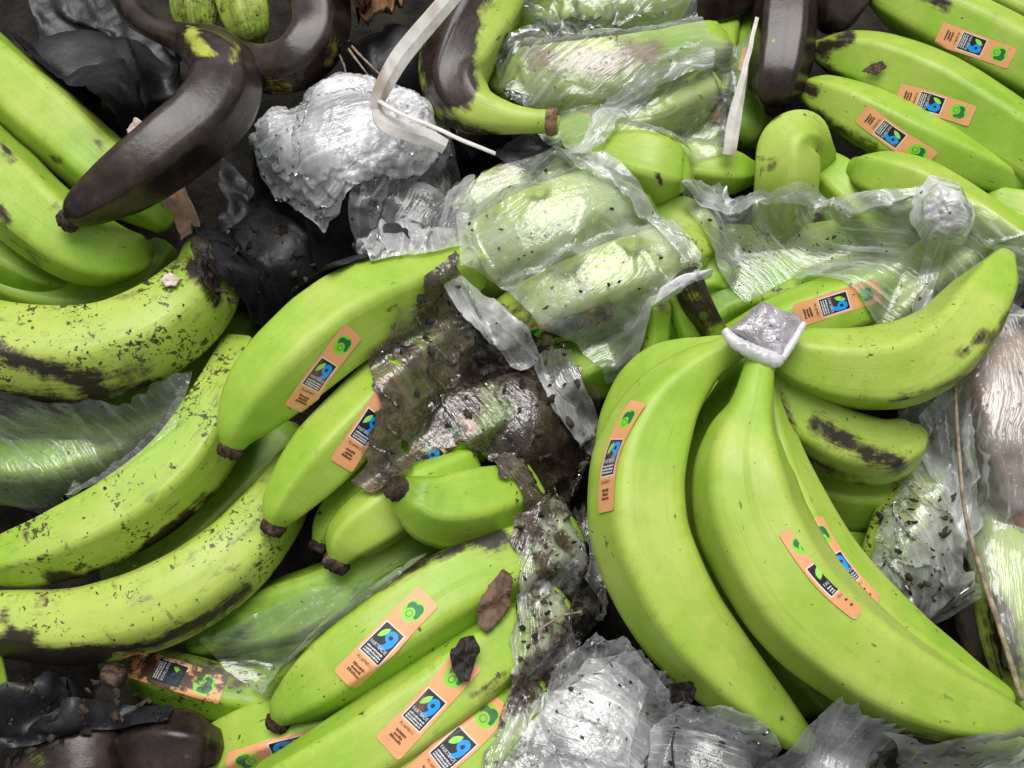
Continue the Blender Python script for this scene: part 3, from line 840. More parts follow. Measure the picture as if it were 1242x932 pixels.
# ---- bottom left rotten pieces
banana('K5', 'rotten purplish brown banana end in the bottom left corner', [(20, 960, 0.8, 36), (70, 925, 1.4, 44), (115, 915, 1.4, 42), (150, 915, 1, 26)], 30, 0.3, 0.3, rot=1.2, rotc=1.0, patches=[([(45, 925)], 22, -0.5)])
banana('K6', 'black rotten banana neck standing up behind the brown end, bottom left', [(152, 905, 0.2, 34), (142, 875, 1.2, 30), (136, 845, 2.2, 24), (138, 822, 2.9, 13)], 15, 0.2, 0.3, rot=1.3, rotc=0.0, tip=-1, penta=0.9)
banana('K7', 'broken brown banana stub with green streak and orange rot at the bottom', [(168, 905, 1.8, 32), (195, 902, 2.3, 38), (228, 905, 2.4, 38), (252, 908, 2.2, 26)], 55, 0.3, 0.3, rot=1.25, rotc=0.85, patches=[([(228, 920)], 16, -0.4)], penta=1.0)
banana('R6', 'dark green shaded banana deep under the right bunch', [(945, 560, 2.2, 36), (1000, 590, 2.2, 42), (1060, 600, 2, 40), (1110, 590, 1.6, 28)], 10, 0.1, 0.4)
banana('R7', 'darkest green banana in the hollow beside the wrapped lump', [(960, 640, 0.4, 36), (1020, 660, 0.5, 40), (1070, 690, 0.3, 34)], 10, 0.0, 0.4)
# ---- second bunch: brown and green stems under a white cap
bunch2 = empty('banana_bunch', Vector(P(830, 420, 3)))
tag(bunch2, 'bunch of stems under a white folded cap, left of the wrapped crown', 'banana bunch')
banana('Q1', 'dark brown stem', [(835, 340, 7.4, 20), (848, 370, 6.6, 19), (868, 405, 5.4, 17), (890, 440, 4, 22)], 20, 0.3, 0.4, rot=0.75, rotc=0.9, parent=bunch2, name='stem', patches=[([(872, 408)], 18, -0.6)])
banana('Q2', None, [(802, 372, 6.4, 15), (799, 400, 5.6, 14), (796, 440, 4.6, 20), (800, 500, 3.6, 34)], 20, 0.35, 0.6, parent=bunch2, name='stem', patches=[([(803, 372)], 16, 0.6)])
banana('Q3', None, [(820, 360, 6.4, 14), (832, 395, 5.6, 15), (842, 430, 4.6, 18), (850, 480, 3.6, 30)], 20, 0.4, 0.7, parent=bunch2, name='stem', patches=[([(832, 395)], 14, 0.35)])
# ---- top right rows
banana('T0', 'pale green banana cut by the top right corner', [(1120, -50, 4.6, 34), (1190, -20, 4.6, 38), (1260, 15, 4.6, 38)], 10, 0.7, 0.5)
banana('T1', 'green banana with sticker, uppermost of the three at the top right', [(1058, -12, 4.6, 16), (1090, 0, 4.9, 32), (1150, 28, 5.2, 42), (1215, 62, 5.2, 44), (1290, 105, 5, 42)], -40, 0.46, 0.35, patches=[([(1120, -6), (1150, 8)], 10, 0.8), ([(1062, -5)], 14, 0.6)],
       stickers=[dict(x=1184, y=55, a=-20, scale=0.88)])
banana('T2', 'green banana with sticker, middle of the three at the top right', [(992, 62, 4.2, 14), (1015, 66, 4.5, 27), (1060, 78, 4.9, 37), (1125, 108, 5.2, 44), (1195, 150, 5.2, 44), (1280, 205, 5, 42)], -36, 0.44, 0.3, patches=[([(995, 60), (1030, 45)], 12, 0.9), ([(998, 80), (1015, 92)], 14, 0.55), ([(1058, 84)], 9, 0.5)],
       stickers=[dict(x=1134, y=126, a=-17, scale=0.88)])
banana('T3', 'green banana with half covered sticker, lowest of the three at the top right', [(975, 108, 4.2, 12), (996, 115, 4.5, 24), (1040, 137, 4.8, 34), (1105, 170, 5, 37), (1170, 198, 4.8, 32), (1225, 218, 4.6, 20), (1262, 228, 4.4, 10)], -30, 0.5, 0.3, patches=[([(975, 105), (985, 112)], 12, 0.9), ([(990, 135), (1020, 158), (1060, 178)], 9, 0.6)],
       stickers=[dict(x=1084, y=166, a=-34, scale=0.88)])
banana('T4', 'blunt green banana end running under the film peak, right side', [(1040, 205, 4.6, 16), (1062, 212, 5, 30), (1110, 232, 5.2, 40), (1170, 268, 5.2, 40), (1250, 320, 5, 38)], -34, 0.5, 0.25)
banana('T5', 'short hooked green banana bent over like a knuckle, upper right', [(945, 300, 0.6, 30), (948, 258, 3.0, 37), (952, 215, 4.8, 39), (955, 180, 5.4, 38), (972, 168, 5.2, 33), (988, 190, 4.2, 26)], 16, 0.62, 0.4, patches=[([(920, 192), (940, 196)], 5, 0.6), ([(925, 205), (942, 204)], 5, 0.7), ([(925, 150), (945, 140)], 6, 0.6)], penta=0.8)
banana('T6', 'green banana low between the hooked one and the blunt end', [(985, 200, 3, 20), (1012, 222, 3.4, 32), (1050, 262, 3.4, 36), (1090, 310, 3, 34)], 10, 0.42, 0.25)
banana('T7', 'green banana end lying level left of the hooked one', [(770, 190, 3.4, 26), (830, 202, 3.8, 29), (880, 208, 3.8, 28), (908, 210, 3.6, 17)], 12, 0.5, 0.4)
banana('T8', 'rounded green banana end with a dark tick mark, above the film covered one', [(690, 170, 4.0, 36), (745, 192, 4.8, 42), (792, 205, 5.2, 43), (818, 212, 5.0, 30), (830, 214, 4.8, 15)], 10, 0.48, 0.35, patches=[([(800, 218), (797, 212), (802, 224)], 3.5, 0.9)])
banana('T9', 'green banana end behind the film edge, upper of two', [(780, 300, 2.8, 30), (815, 272, 3.4, 34), (842, 280, 3.5, 30), (858, 305, 3.2, 20)], 10, 0.5, 0.35)
banana('T10', 'green banana end behind the film edge, lower of two', [(820, 350, 2.2, 24), (860, 340, 2.6, 29), (880, 345, 2.6, 20)], 10, 0.4, 0.25)
banana('S1', 'green banana with a folded sticker behind the wrapped crown', [(880, 430, 2.6, 30), (950, 398, 3.4, 38), (1020, 372, 3.8, 40), (1100, 345, 3.6, 36)], -30, 0.22, 0.35,
       stickers=[dict(x=1018, y=368, a=18, scale=0.9)])
banana('S2', 'green banana under the taut film, left of the film peak', [(870, 305, 0.8, 34), (950, 318, 1.6, 44), (1030, 308, 1.8, 44), (1100, 288, 1.6, 36)], 10, 0.3, 1.0, patches=[([(900, 290), (960, 285)], 30, 0.35)])
banana('S3', 'yellow-green banana under the taut film below the film peak', [(1040, 420, 2.6, 34), (1090, 370, 3.6, 42), (1150, 320, 4.2, 42), (1220, 290, 4, 36)], 10, 0.6, 0.6)
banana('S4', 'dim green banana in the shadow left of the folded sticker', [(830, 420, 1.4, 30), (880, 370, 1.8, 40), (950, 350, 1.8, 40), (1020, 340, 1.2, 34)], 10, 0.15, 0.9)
# ---- film covered in the middle
banana('M1', 'broad pale green banana misted by film in the middle', [(525, 352, 2.4, 22), (560, 335, 3.0, 42), (610, 308, 3.8, 56), (670, 280, 4.3, 60), (735, 252, 4.1, 52), (785, 232, 3.4, 36), (815, 222, 2.8, 18)], 10, 0.62, 0.4, penta=0.55)
banana('M2', 'yellow-green banana with grimy sticker under the middle film', [(585, 402, 2.6, 16), (615, 392, 3.2, 32), (665, 372, 3.9, 44), (730, 346, 4.4, 48), (790, 322, 4.3, 44), (832, 308, 3.8, 30), (855, 302, 3.2, 14)], 10, 0.85, 0.8, patches=[([(610, 380), (640, 385)], 20, 0.5), ([(690, 340), (710, 350)], 14, 0.4)],
       stickers=[dict(x=686, y=396, a=197, scale=1.0, grimy=True, lab='sticker smeared with grime')], penta=0.55)
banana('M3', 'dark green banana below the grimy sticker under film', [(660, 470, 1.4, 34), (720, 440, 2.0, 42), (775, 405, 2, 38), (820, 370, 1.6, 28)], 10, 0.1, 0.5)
banana('M4', 'brownish banana end misted by film beside the silvery sheet', [(555, 300, 2.6, 34), (585, 265, 3.2, 42), (625, 235, 3.4, 42), (680, 205, 3, 34)], 10, 0.6, 0.5, rot=0.42, rotc=1.8, penta=0.55)
# ---- top middle
banana('U1', 'green banana under the upper film, its skin browned on top', [(610, 100, 3.2, 34), (660, 105, 4.2, 50), (730, 100, 4.6, 54), (800, 85, 4.4, 48), (860, 60, 4, 34)], 10, 0.66, 0.5, patches=[([(650, 70), (720, 75), (790, 65)], 30, 0.62)], rotc=2.0, penta=0.6)
banana('U2', 'green banana at the top edge under the upper film', [(630, 30, 3.2, 34), (700, 15, 4, 44), (780, 5, 4.2, 44), (850, -10, 4, 36)], 10, 0.6, 0.4, penta=0.6)
banana('U3', 'yellowish green banana low under the upper film beside the cut stem', [(660, 190, 3.2, 26), (715, 165, 4, 34), (780, 140, 4.2, 36), (850, 110, 4, 32)], 10, 0.9, 0.5,
       stickers=[dict(x=735, y=168, a=140, ymin=22, scale=0.9)], penta=0.6)
banana('U4', 'green banana seen through the upper film, left of two upright ones', [(800, 40, 2.6, 30), (795, 90, 3.0, 36), (790, 140, 3.0, 36), (795, 190, 2.6, 28)], 30, 0.3, 0.5)
banana('U5', 'green banana seen through the upper film, right of two upright ones', [(870, 40, 2.6, 30), (858, 90, 3.0, 34), (848, 140, 3.0, 34), (850, 190, 2.6, 28)], 30, 0.34, 0.5,
       stickers=[dict(x=868, y=168, a=250, ymin=0, ymax=12, scale=0.9)])
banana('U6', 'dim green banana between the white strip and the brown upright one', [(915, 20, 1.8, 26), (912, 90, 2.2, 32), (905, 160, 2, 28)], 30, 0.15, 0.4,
       stickers=[dict(x=908, y=95, a=80, ymin=22, scale=0.9)])
# ---- brown bananas
banana('K2', 'dark brown banana with tan patches bending up to the top edge', [(285, 70, 3.6, 22), (320, 82, 4.0, 30), (358, 74, 4.4, 34), (384, 42, 4.6, 36), (386, -5, 4.6, 36), (372, -50, 4.6, 34)], 14, 1.9, 0.3, rot=1.1, rotc=1.0, patches=[([(335, 103), (345, 108)], 17, -0.55), ([(398, 75), (406, 50)], 12, -0.5)], penta=0.7)
banana('K3', 'mouldy green banana end at the top edge, left of two', [(240, -30, 3.4, 30), (238, 10, 3.6, 30), (240, 40, 3.2, 22)], 14, 0.4, 1.0, rot=0.5, rotc=0.4)
banana('K4', 'mouldy pale green banana end at the top edge, right of two', [(285, -40, 4.0, 30), (296, 5, 4.2, 31), (304, 34, 3.8, 26), (308, 48, 3.4, 14)], 14, 0.75, 1.0, rot=0.34, rotc=0.4)
banana('K8', 'upright dark purplish brown banana, top right of the white strip', [(958, -50, 5.2, 36), (954, 0, 5.4, 37), (948, 60, 5.2, 37), (941, 105, 4.8, 32), (938, 130, 4.2, 16)], 36, 0.5, 0.4, rot=1.2, rotc=1.0, penta=0.95, patches=[([(938, 50)], 5, -0.9)])
banana('K9', 'mauve brown banana end at the top edge beside the upright brown one', [(1050, -50, 4.0, 34), (1025, -10, 4.4, 36), (1010, 18, 4.2, 28), (1002, 30, 3.8, 14)], 14, 0.5, 0.3, rot=1.0, rotc=1.0)
banana('K10', 'dark brown banana across the top edge above the film', [(930, -30, 3.6, 28), (870, -2, 4.0, 31), (820, 10, 4, 30), (780, 5, 3.6, 24)], 14, 0.5, 0.3, rot=1.2, rotc=1.0)
banana('K11', 'pinkish brown banana under film at the right edge', [(1175, 385, 3.4, 40), (1200, 450, 3.8, 56), (1222, 530, 3.8, 62), (1245, 620, 3.4, 50)], 14, 0.5, 0.3, rot=0.95, rotc=2.0)
banana('K12', 'brown and green banana under film at the lower right edge', [(1210, 620, 2.6, 34), (1222, 690, 3.2, 42), (1235, 770, 3.2, 42), (1250, 850, 2.6, 32)], 14, 0.85, 0.6, rotc=0.8, patches=[([(1210, 740), (1225, 800)], 28, 0.8)])
banana('K13', 'slate brown banana standing in the gap at the right', [(1150, 640, 0.6, 26), (1172, 710, 1.2, 34), (1195, 790, 1.2, 32), (1215, 850, 0.8, 24)], 40, 0.4, 0.3, rot=1.25, rotc=1.0)
banana('K14', 'green banana end under film in the bottom right corner', [(1120, 960, 1.4, 30), (1180, 925, 2.2, 38), (1240, 905, 2.2, 36), (1290, 900, 2, 30)], 10, 0.5, 0.6)
banana('K15', 'green banana inside the crumpled bag right of the big bunch', [(1065, 720, 1.6, 30), (1090, 670, 2.4, 44), (1112, 620, 2.6, 44), (1135, 580, 2.0, 30)], 10, 0.5, 1.0, rot=0.12)
banana('K16', 'strip of green banana at the right edge above the film covered brown one', [(1205, 250, 4, 24), (1250, 262, 4.2, 30), (1290, 270, 4.2, 28)], 10, 0.5, 0.2)
banana('K17', 'dark brown sliver of banana below the lowest sticker banana, right edge', [(1150, 195, 2.4, 26), (1200, 228, 3.0, 26), (1250, 240, 3.0, 22)], 10, 0.5, 0.2, rot=1.0, rotc=1.0)
print('bananas', len(BAN), round(time.time() - T_START, 1))

# ------------------------------------------------------------------ small torn scraps
def scrap(name, label, poly, mat, cat, thick=0.8, seed=1, curl=0.0015, on=None):
    """a small flat torn piece with a curled uneven surface and real thickness (mm), lying on what is below"""
    pts = [on_surface(*p) if len(p) == 2 else P(*p) for p in poly]
    c = np.mean(pts, 0)
    top = max(p[2] for p in pts)
    B = []
    for a, b in zip(pts, pts[1:] + pts[:1]):
        k = 10
        for t in range(k):
            B.append(a + (b - a) * t / k)
    B = np.array(B)
    n = len(B)
    B += 0.0018 * np.c_[vnoise(B, 330, seed) - 0.5, vnoise(B, 330, seed + 1) - 0.5, np.zeros(n)]
    rings = [c + (B - c) * f for f in (1.0, 0.88, 0.74, 0.6, 0.46, 0.32, 0.18, 0.06)]
    U = np.concatenate(rings)
    z = hm_get(U[:, 0], U[:, 1])
    U[:, 2] = np.maximum(U[:, 2], z) + 0.0007 + curl * 1.6 * vnoise(U, 190, seed + 2) + curl * 0.8 * vnoise(U, 420, seed + 4) + curl * 0.5 * vnoise(U, 900, seed + 6)
    L = U.copy(); L[:, 2] -= thick * 0.001
    V = np.concatenate([U, L])
    m = len(U)
    F = []
    for r_ in range(7):
        for j in range(n):
            k = (j + 1) % n
            q = (r_ * n + j, r_ * n + k, (r_ + 1) * n + k, (r_ + 1) * n + j)
            F.append(q); F.append(tuple(i + m for i in q[::-1]))
    F.append(tuple(range(7 * n, 8 * n))); F.append(tuple(range(m + 7 * n, m + 8 * n))[::-1])
    for j in range(n):
        k = (j + 1) % n
        F.append((j, j + m, k + m, k))
    hm_add(U)
    return tag(mesh_obj(name, V, F, mat), label, cat)
# ------------------------------------------------------------------ plastic film
def pip(q, poly):
    x, y = q[:, 0], q[:, 1]
    ins = np.zeros(len(q), bool)
    a = poly
    b = np.roll(poly, -1, 0)
    for (x0, y0), (x1, y1) in zip(a, b):
        c = ((y0 > y) != (y1 > y)) & (x < (x1 - x0) * (y - y0) / (y1 - y0 + 1e-12) + x0)
        ins ^= c
    return ins

def film(label, poly, mat, slack=1.15, sp=0.0022, lift=0.004, pins=(), steps=110, seed=1, amp=0.004, name='plastic_film', cat='plastic film',
         hold=0.25, grav=0.00016, group=None, holes=(), stiff=0.72, ragged=0.0, z_off=0.0, parent=None, add=True, fold=0, along=None, iters=9, fine=0.0):
    """a sheet of thin film, cut to an outline and left to crumple and settle over what lies below"""
    r = np.random.default_rng(seed)
    pts = [on_surface(p[0], p[1]) if len(p) == 2 else P(*p) for p in poly]
    xy = np.array([p[:2] for p in pts])
    # resample the outline
    B, n = [], len(xy)
    for i in range(n):
        a, b = xy[i], xy[(i + 1) % n]
        k = max(1, int(np.linalg.norm(b - a) / sp))
        for t in range(k):
            B.append(a + (b - a) * t / k)
    B = np.array(B)
    if ragged:
        B3 = np.c_[B, np.zeros(len(B))]
        B = B + ragged * np.c_[vnoise(B3, 160, seed) - 0.5, vnoise(B3, 160, seed + 5) - 0.5] + 0.6 * ragged * np.c_[vnoise(B3, 420, seed) - 0.5, vnoise(B3, 420, seed + 5) - 0.5]
    lo, hi = B.min(0), B.max(0)
    gx, gy = np.meshgrid(np.arange(lo[0], hi[0], sp), np.arange(lo[1], hi[1], sp * 0.87), indexing='ij')
    gx = gx + (np.arange(gx.shape[1]) % 2)[None] * sp * 0.5
    I = np.c_[gx.ravel(), gy.ravel()]
    I = I + r.uniform(-0.22, 0.22, I.shape) * sp
    I = I[pip(I, B)]
    # keep interior points off the outline
    dmin = np.full(len(I), 1e9)
    for k in range(0, len(B), 64):
        dmin = np.minimum(dmin, np.min(np.linalg.norm(I[:, None] - B[None, k:k + 64], axis=2), axis=1))
    I = I[dmin > sp * 0.55]
    allp = np.vstack([B, I])
    nb = len(B)
    res = delaunay_2d_cdt([Vector(p) for p in allp], [], [list(range(nb))], 1, 1e-7)
    v2 = np.array([tuple(p) for p in res[0]])
    F = np.array([f for f in res[2] if len(f) == 3])
    cen = v2[F].mean(1)
    keep = pip(cen, B)
    for hx, hy, hr in holes:
        hp = on_surface(hx, hy)
        d = np.linalg.norm(cen - hp[:2], axis=1) + (vnoise(np.c_[cen, cen[:, :1] * 0], 240, seed + 3) - 0.5) * hr * px_m(hp) * 0.9
        keep &= d > hr * px_m(hp)
    F = F[keep]
    used, inv = np.unique(F.ravel(), return_inverse=True)
    F = inv.reshape(-1, 3)
    v2 = v2[used]
    isb = used < nb
    E = np.sort(np.vstack([F[:, [0, 1]], F[:, [1, 2]], F[:, [2, 0]]]), axis=1)
    opp = np.r_[F[:, 2], F[:, 0], F[:, 1]]
    key = E[:, 0].astype(np.int64) * 1000003 + E[:, 1]
    o = np.argsort(key, kind='stable')
    ks, es, op = key[o], E[o], opp[o]
    uq, first, cnt = np.unique(ks, return_index=True, return_counts=True)
    edges = es[first]
    two = first[cnt == 2]
    bend = np.c_[op[two], op[two + 1]]
    Hs = blur(HM, 5)
    i, j = hm_ij(v2[:, 0], v2[:, 1])
    x = np.c_[v2, np.maximum(Hs[i, j], HM[i, j]) + lift]
    p3 = np.c_[v2, np.zeros(len(v2))]
    rest_z = blur(HM, 12)[i, j]
    flat = np.c_[v2, rest_z]
    x[:, 2] += amp * 2 * (vnoise(p3, 75, seed) - 0.35) + amp * (vnoise(p3, 190, seed + 1) - 0.4)
    x[:, :2] += amp * 0.35 * np.c_[vnoise(p3, 120, seed + 2) - 0.5, vnoise(p3, 120, seed + 4) - 0.5]
    # extra material: 'slack' across the fold direction, 'along' down it, so folds run along 'fold' (image degrees)
    fa = np.array([math.cos(R(fold)), math.sin(R(fold)), 0.0])
    fb = np.array([-fa[1], fa[0], 0.0])
    al = slack if along is None else along
    def rest(e):
        u, w, z = e @ fa, e @ fb, e[:, 2]
        return np.sqrt((u * al) ** 2 + (w * slack) ** 2 + z ** 2)
    rl = rest(flat[edges[:, 1]] - flat[edges[:, 0]]) * (1 + r.uniform(-0.03, 0.03, len(edges)))
    bl = rest(flat[bend[:, 1]] - flat[bend[:, 0]])
    rim = isb[edges[:, 0]] & isb[edges[:, 1]]
    rl[rim] = 1.01 * np.linalg.norm((flat[edges[:, 1]] - flat[edges[:, 0]])[rim], axis=1)
    uvs = np.c_[v2 @ fa[:2], v2 @ fb[:2]]
    if fine:
        x[:, 2] += fine * (vnoise(p3, 230, seed + 21) - 0.4) + fine * 0.6 * (vnoise(p3, 520, seed + 22) - 0.4)
        x[:, :2] += fine * 0.4 * np.c_[vnoise(p3, 300, seed + 23) - 0.5, vnoise(p3, 300, seed + 24) - 0.5]
    if along is not None:
        x[:, 2] += amp * 1.6 * (vnoise(np.c_[uvs[:, 0] * 18, uvs[:, 1] * 150, np.full(len(uvs), seed * 7.1)], 1.0, seed + 8) - 0.4)
    pi_, pp = [], []
    for a in pins:
        q = P(*a)
        pi_.append(int(np.argmin(np.linalg.norm(v2 - q[:2], axis=1)))); pp.append(q)
    pi_ = np.array(pi_, int); pp = np.array(pp)
    xb = x.copy()
    prev = x.copy()
    nv = len(x)
    ea, eb = edges.T
    ba, bb = bend.T
    cnt_all = np.maximum(np.bincount(np.r_[ea, eb], minlength=nv) , 1)[:, None]
    idx_e, idx_b = np.r_[ea, eb], np.r_[ba, bb]
    cnt_b = np.maximum(np.bincount(idx_b, minlength=nv), 1)[:, None]
    for st in range(steps):
        vel = (x - prev) * 0.90
        prev = x.copy()
        x = x + vel
        x[:, 2] -= grav
        for it in range(iters):
            d = x[eb] - x[ea]
            L = np.linalg.norm(d, axis=1) + 1e-9
            k = ((L - rl) / L * 0.5)[:, None] * d
            kk = np.vstack([k, -k])
            x = x + 1.6 * np.stack([np.bincount(idx_e, kk[:, c], nv) for c in range(3)], 1) / cnt_all
            if it % 2 == 0 and len(ba):
                d = x[bb] - x[ba]
                L = np.linalg.norm(d, axis=1) + 1e-9
                k = (np.minimum(L - bl * stiff, 0) / L * 0.5)[:, None] * d
                kk = np.vstack([k, -k])
                x = x + 0.9 * np.stack([np.bincount(idx_b, kk[:, c], nv) for c in range(3)], 1) / cnt_b
            x[isb, :2] += (xb[isb, :2] - x[isb, :2]) * hold
            if len(pi_):
                x[pi_] = pp
        h = hm_get(x[:, 0], x[:, 1]) + 0.0009 + z_off
        low = x[:, 2] < h
        x[low, 2] = h[low]
        prev[low, :2] = prev[low, :2] * 0.3 + x[low, :2] * 0.7
        prev[low, 2] = x[low, 2]
    # a light relax so that single spikes do not show
    for _ in range(1):
        avg = np.stack([np.bincount(idx_e, np.r_[x[eb, c], x[ea, c]], nv) for c in range(3)], 1) / cnt_all
        x = x * 0.7 + avg * 0.3
        x[:, 2] = np.maximum(x[:, 2], hm_get(x[:, 0], x[:, 1]) + 0.0006 + z_off)
    ob = mesh_obj(name, x, F, mat, parent, uvs=uvs)
    if parent is None:
        tag(ob, label, cat, group)
    if add:
        hm_add(x)
    return ob

t_f = time.time()
# ---- black and silvery sheets, upper left
film('crinkled black plastic sheet spread at the top left corner', [(10, 40), (30, -15), (130, -15), (150, 30), (200, 60), (235, 100), (200, 150), (140, 165), (90, 115), (40, 70)], M['black'], 1.3, 0.0026, seed=11, amp=0.006, lift=0.004, fold=-40, along=1.05)
film('black plastic rag hanging below the brown banana', [(205, 235), (270, 190), (310, 165), (350, 235), (390, 262), (405, 320), (355, 355), (300, 380), (262, 345), (245, 300)], M['black'], 1.35, 0.0026, seed=12, amp=0.006, lift=0.004, fold=-45, along=1.05)
film('dark grubby film in the hollow between silvery sheet and long green banana', [(370, 270), (420, 240), (500, 240), (570, 260), (540, 298), (470, 308), (400, 335), (380, 320)], M['black'], 1.25, 0.003, seed=13, amp=0.005, fold=70, along=1.05)
film('black rag of film behind the half brown banana', [(410, 60), (470, 30), (530, 20), (540, 120), (610, 165), (680, 185), (650, 215), (590, 200), (520, 190), (470, 120)], M['black'], 1.25, 0.003, seed=14, amp=0.005, fold=-30, along=1.05)
film('greyish clear film gathered in folds beside the silvery sheet', [(425, 215), (470, 180), (500, 120), (545, 165), (578, 215), (562, 300), (500, 312), (450, 318), (425, 280)], M['greyclear'], 1.5, 0.0014, seed=15, amp=0.007, lift=0.006, fold=75, along=1.03, fine=0.002)
film('silvery white wet crumpled sheet, upper left of the middle', [(298, 160, 5.2), (318, 120, 5.4), (365, 92, 5.6), (420, 82, 5.6), (480, 92, 5.6), (525, 125, 5.4), (530, 175, 5.2), (490, 205, 5.0), (440, 228, 4.6), (405, 255, 4.0), (385, 268, 3.8), (350, 235, 4.2), (315, 205, 4.8)], M['milky'], 1.18, 0.0011, seed=16, amp=0.003, lift=0.002, ragged=0.002, fold=30, fine=0.004, steps=75)
film('loose crinkled skin of clear film over the silvery sheet', [(305, 165, 5.4), (322, 122, 5.6), (370, 96, 5.8), (425, 88, 5.8), (482, 98, 5.8), (518, 130, 5.6), (522, 172, 5.4), (485, 200, 5.2), (435, 222, 4.8), (392, 255, 4.2), (350, 228, 4.4)], M['crumple'], 1.25, 0.0012, seed=39, amp=0.003, lift=0.002, fold=20, fine=0.004, steps=70)
# ---- left
film('wet clear film stretched over the dark bananas at the left edge', [(-30, 470), (60, 490), (150, 490), (238, 452), (215, 520), (150, 572), (90, 604), (-30, 625)], M['clear2'], 1.18, 0.0022, seed=17, amp=0.004, fold=-30, along=1.0, lift=0.003)
film('thin wet film clinging over the dark green bananas low in the middle', [(250, 785), (310, 745), (380, 712), (440, 708), (520, 672), (480, 705), (410, 755), (350, 805), (320, 845), (275, 815)], M['clear'], 1.08, 0.002, seed=18, amp=0.002, fold=20, along=1.0, lift=0.001)
film('scrap of black film among the rotten ends at the bottom left', [(-20, 842), (60, 848), (120, 850), (165, 858), (215, 855), (205, 875), (150, 885), (100, 885), (40, 910), (-20, 930)], M['black'], 1.3, 0.0028, seed=19, amp=0.005, fold=-10, along=1.05)
# ---- middle bag
film('clear misted bag over the pale green bananas in the middle', [(553, 262), (585, 210), (640, 192), (672, 180), (735, 186), (775, 225), (815, 270), (850, 312), (846, 345), (795, 365), (775, 430), (735, 470), (700, 425), (655, 400), (600, 350), (558, 325)], M['mist'], 1.16, 0.0016, seed=20, amp=0.004, lift=0.014, grav=0.00008, pins=[(674, 181, 7.2), (850, 315, 5.4), (610, 245, 6.4), (655, 225, 6.9), (720, 250, 7.0), (690, 300, 6.9), (770, 285, 6.8), (640, 330, 6.2), (800, 325, 6.2)], fold=32, along=1.04, fine=0.0015)
film('milky folded edge of the misted bag running down to the white cap', [(650, 190), (676, 178), (735, 184), (775, 222), (818, 270), (852, 315), (846, 340), (825, 318), (790, 275), (745, 225), (700, 205)], M['hem'], 1.6, 0.0015, seed=21, amp=0.004, lift=0.004, fold=-44, along=1.0)
# ---- upper film
film('clear wet bag over the bananas at the top middle', [(597, 70), (622, 28), (660, -20), (840, -20), (862, 45), (915, 28), (900, 100), (888, 186), (830, 178), (780, 160), (730, 165), (690, 195), (655, 170), (625, 140), (605, 110)], M['clear2'], 1.16, 0.0019, seed=22, amp=0.004, pins=[(838, 72, 6.2), (800, 60, 5.8), (690, 192, 5.0)], fold=28, along=1.01)
film('bright bunched fold of the upper bag', [(690, 190), (720, 140), (790, 80), (830, 52), (868, 62), (862, 88), (800, 105), (750, 150), (705, 195)], M['hem'], 1.6, 0.0015, seed=23, amp=0.005, lift=0.004, fold=36, along=1.0)
# ---- right film
film('taut clear film stretched from the white peak over green bananas, right', [(822, 224), (860, 228), (930, 242), (1010, 240), (1085, 230), (1130, 222, 7.4), (1185, 245), (1250, 290), (1265, 430), (1215, 400), (1150, 385), (1060, 398), (1035, 352), (960, 340), (905, 370), (870, 330), (850, 275)], M['taut'], 1.04, 0.0019, seed=24, amp=0.002, pins=[(1150, 262, 8.0), (1130, 240, 7.8), (1165, 245, 7.8), (826, 226, 5.4), (920, 244, 5.6), (1010, 243, 5.8), (1070, 236, 6.4)], lift=0.006, steps=160, fold=-38, along=0.98)
film('bunched milky hem of the taut film', [(822, 222), (870, 230), (940, 242), (1020, 240), (1090, 230), (1130, 222), (1126, 238), (1060, 256), (980, 262), (900, 262), (850, 254)], M['hem'], 1.5, 0.0015, seed=25, amp=0.003, lift=0.003, fold=-2, along=0.99)
film('gathered fold of film falling straight down from the white peak', [(1128, 285), (1150, 290), (1136, 340), (1118, 395), (1098, 395), (1112, 340)], M['hem'], 1.5, 0.0015, seed=36, amp=0.003, lift=0.004, fold=72, along=1.0)
film('clear film hanging in upright folds at the right edge', [(1108, 500), (1165, 450), (1215, 390), (1270, 380), (1270, 880), (1215, 810), (1180, 700), (1150, 620), (1085, 600)], M['taut'], 1.35, 0.0020, seed=26, amp=0.006, lift=0.005, fold=86, along=1.0)
film('gathered grey pleats of film beside the twig', [(1112, 505), (1150, 470), (1172, 470), (1180, 560), (1188, 640), (1170, 660), (1150, 620), (1128, 580)], M['hem'], 1.6, 0.0016, seed=37, amp=0.005, lift=0.005, fold=88, along=1.0)
film('grimy crumpled bag round a green banana, right of the big bunch', [(1050, 700), (1068, 620), (1105, 585), (1150, 590), (1168, 650), (1170, 740), (1135, 760), (1085, 745)], M['greyclear'], 1.4, 0.0013, seed=27, amp=0.005, fold=-55, along=1.05, fine=0.003)
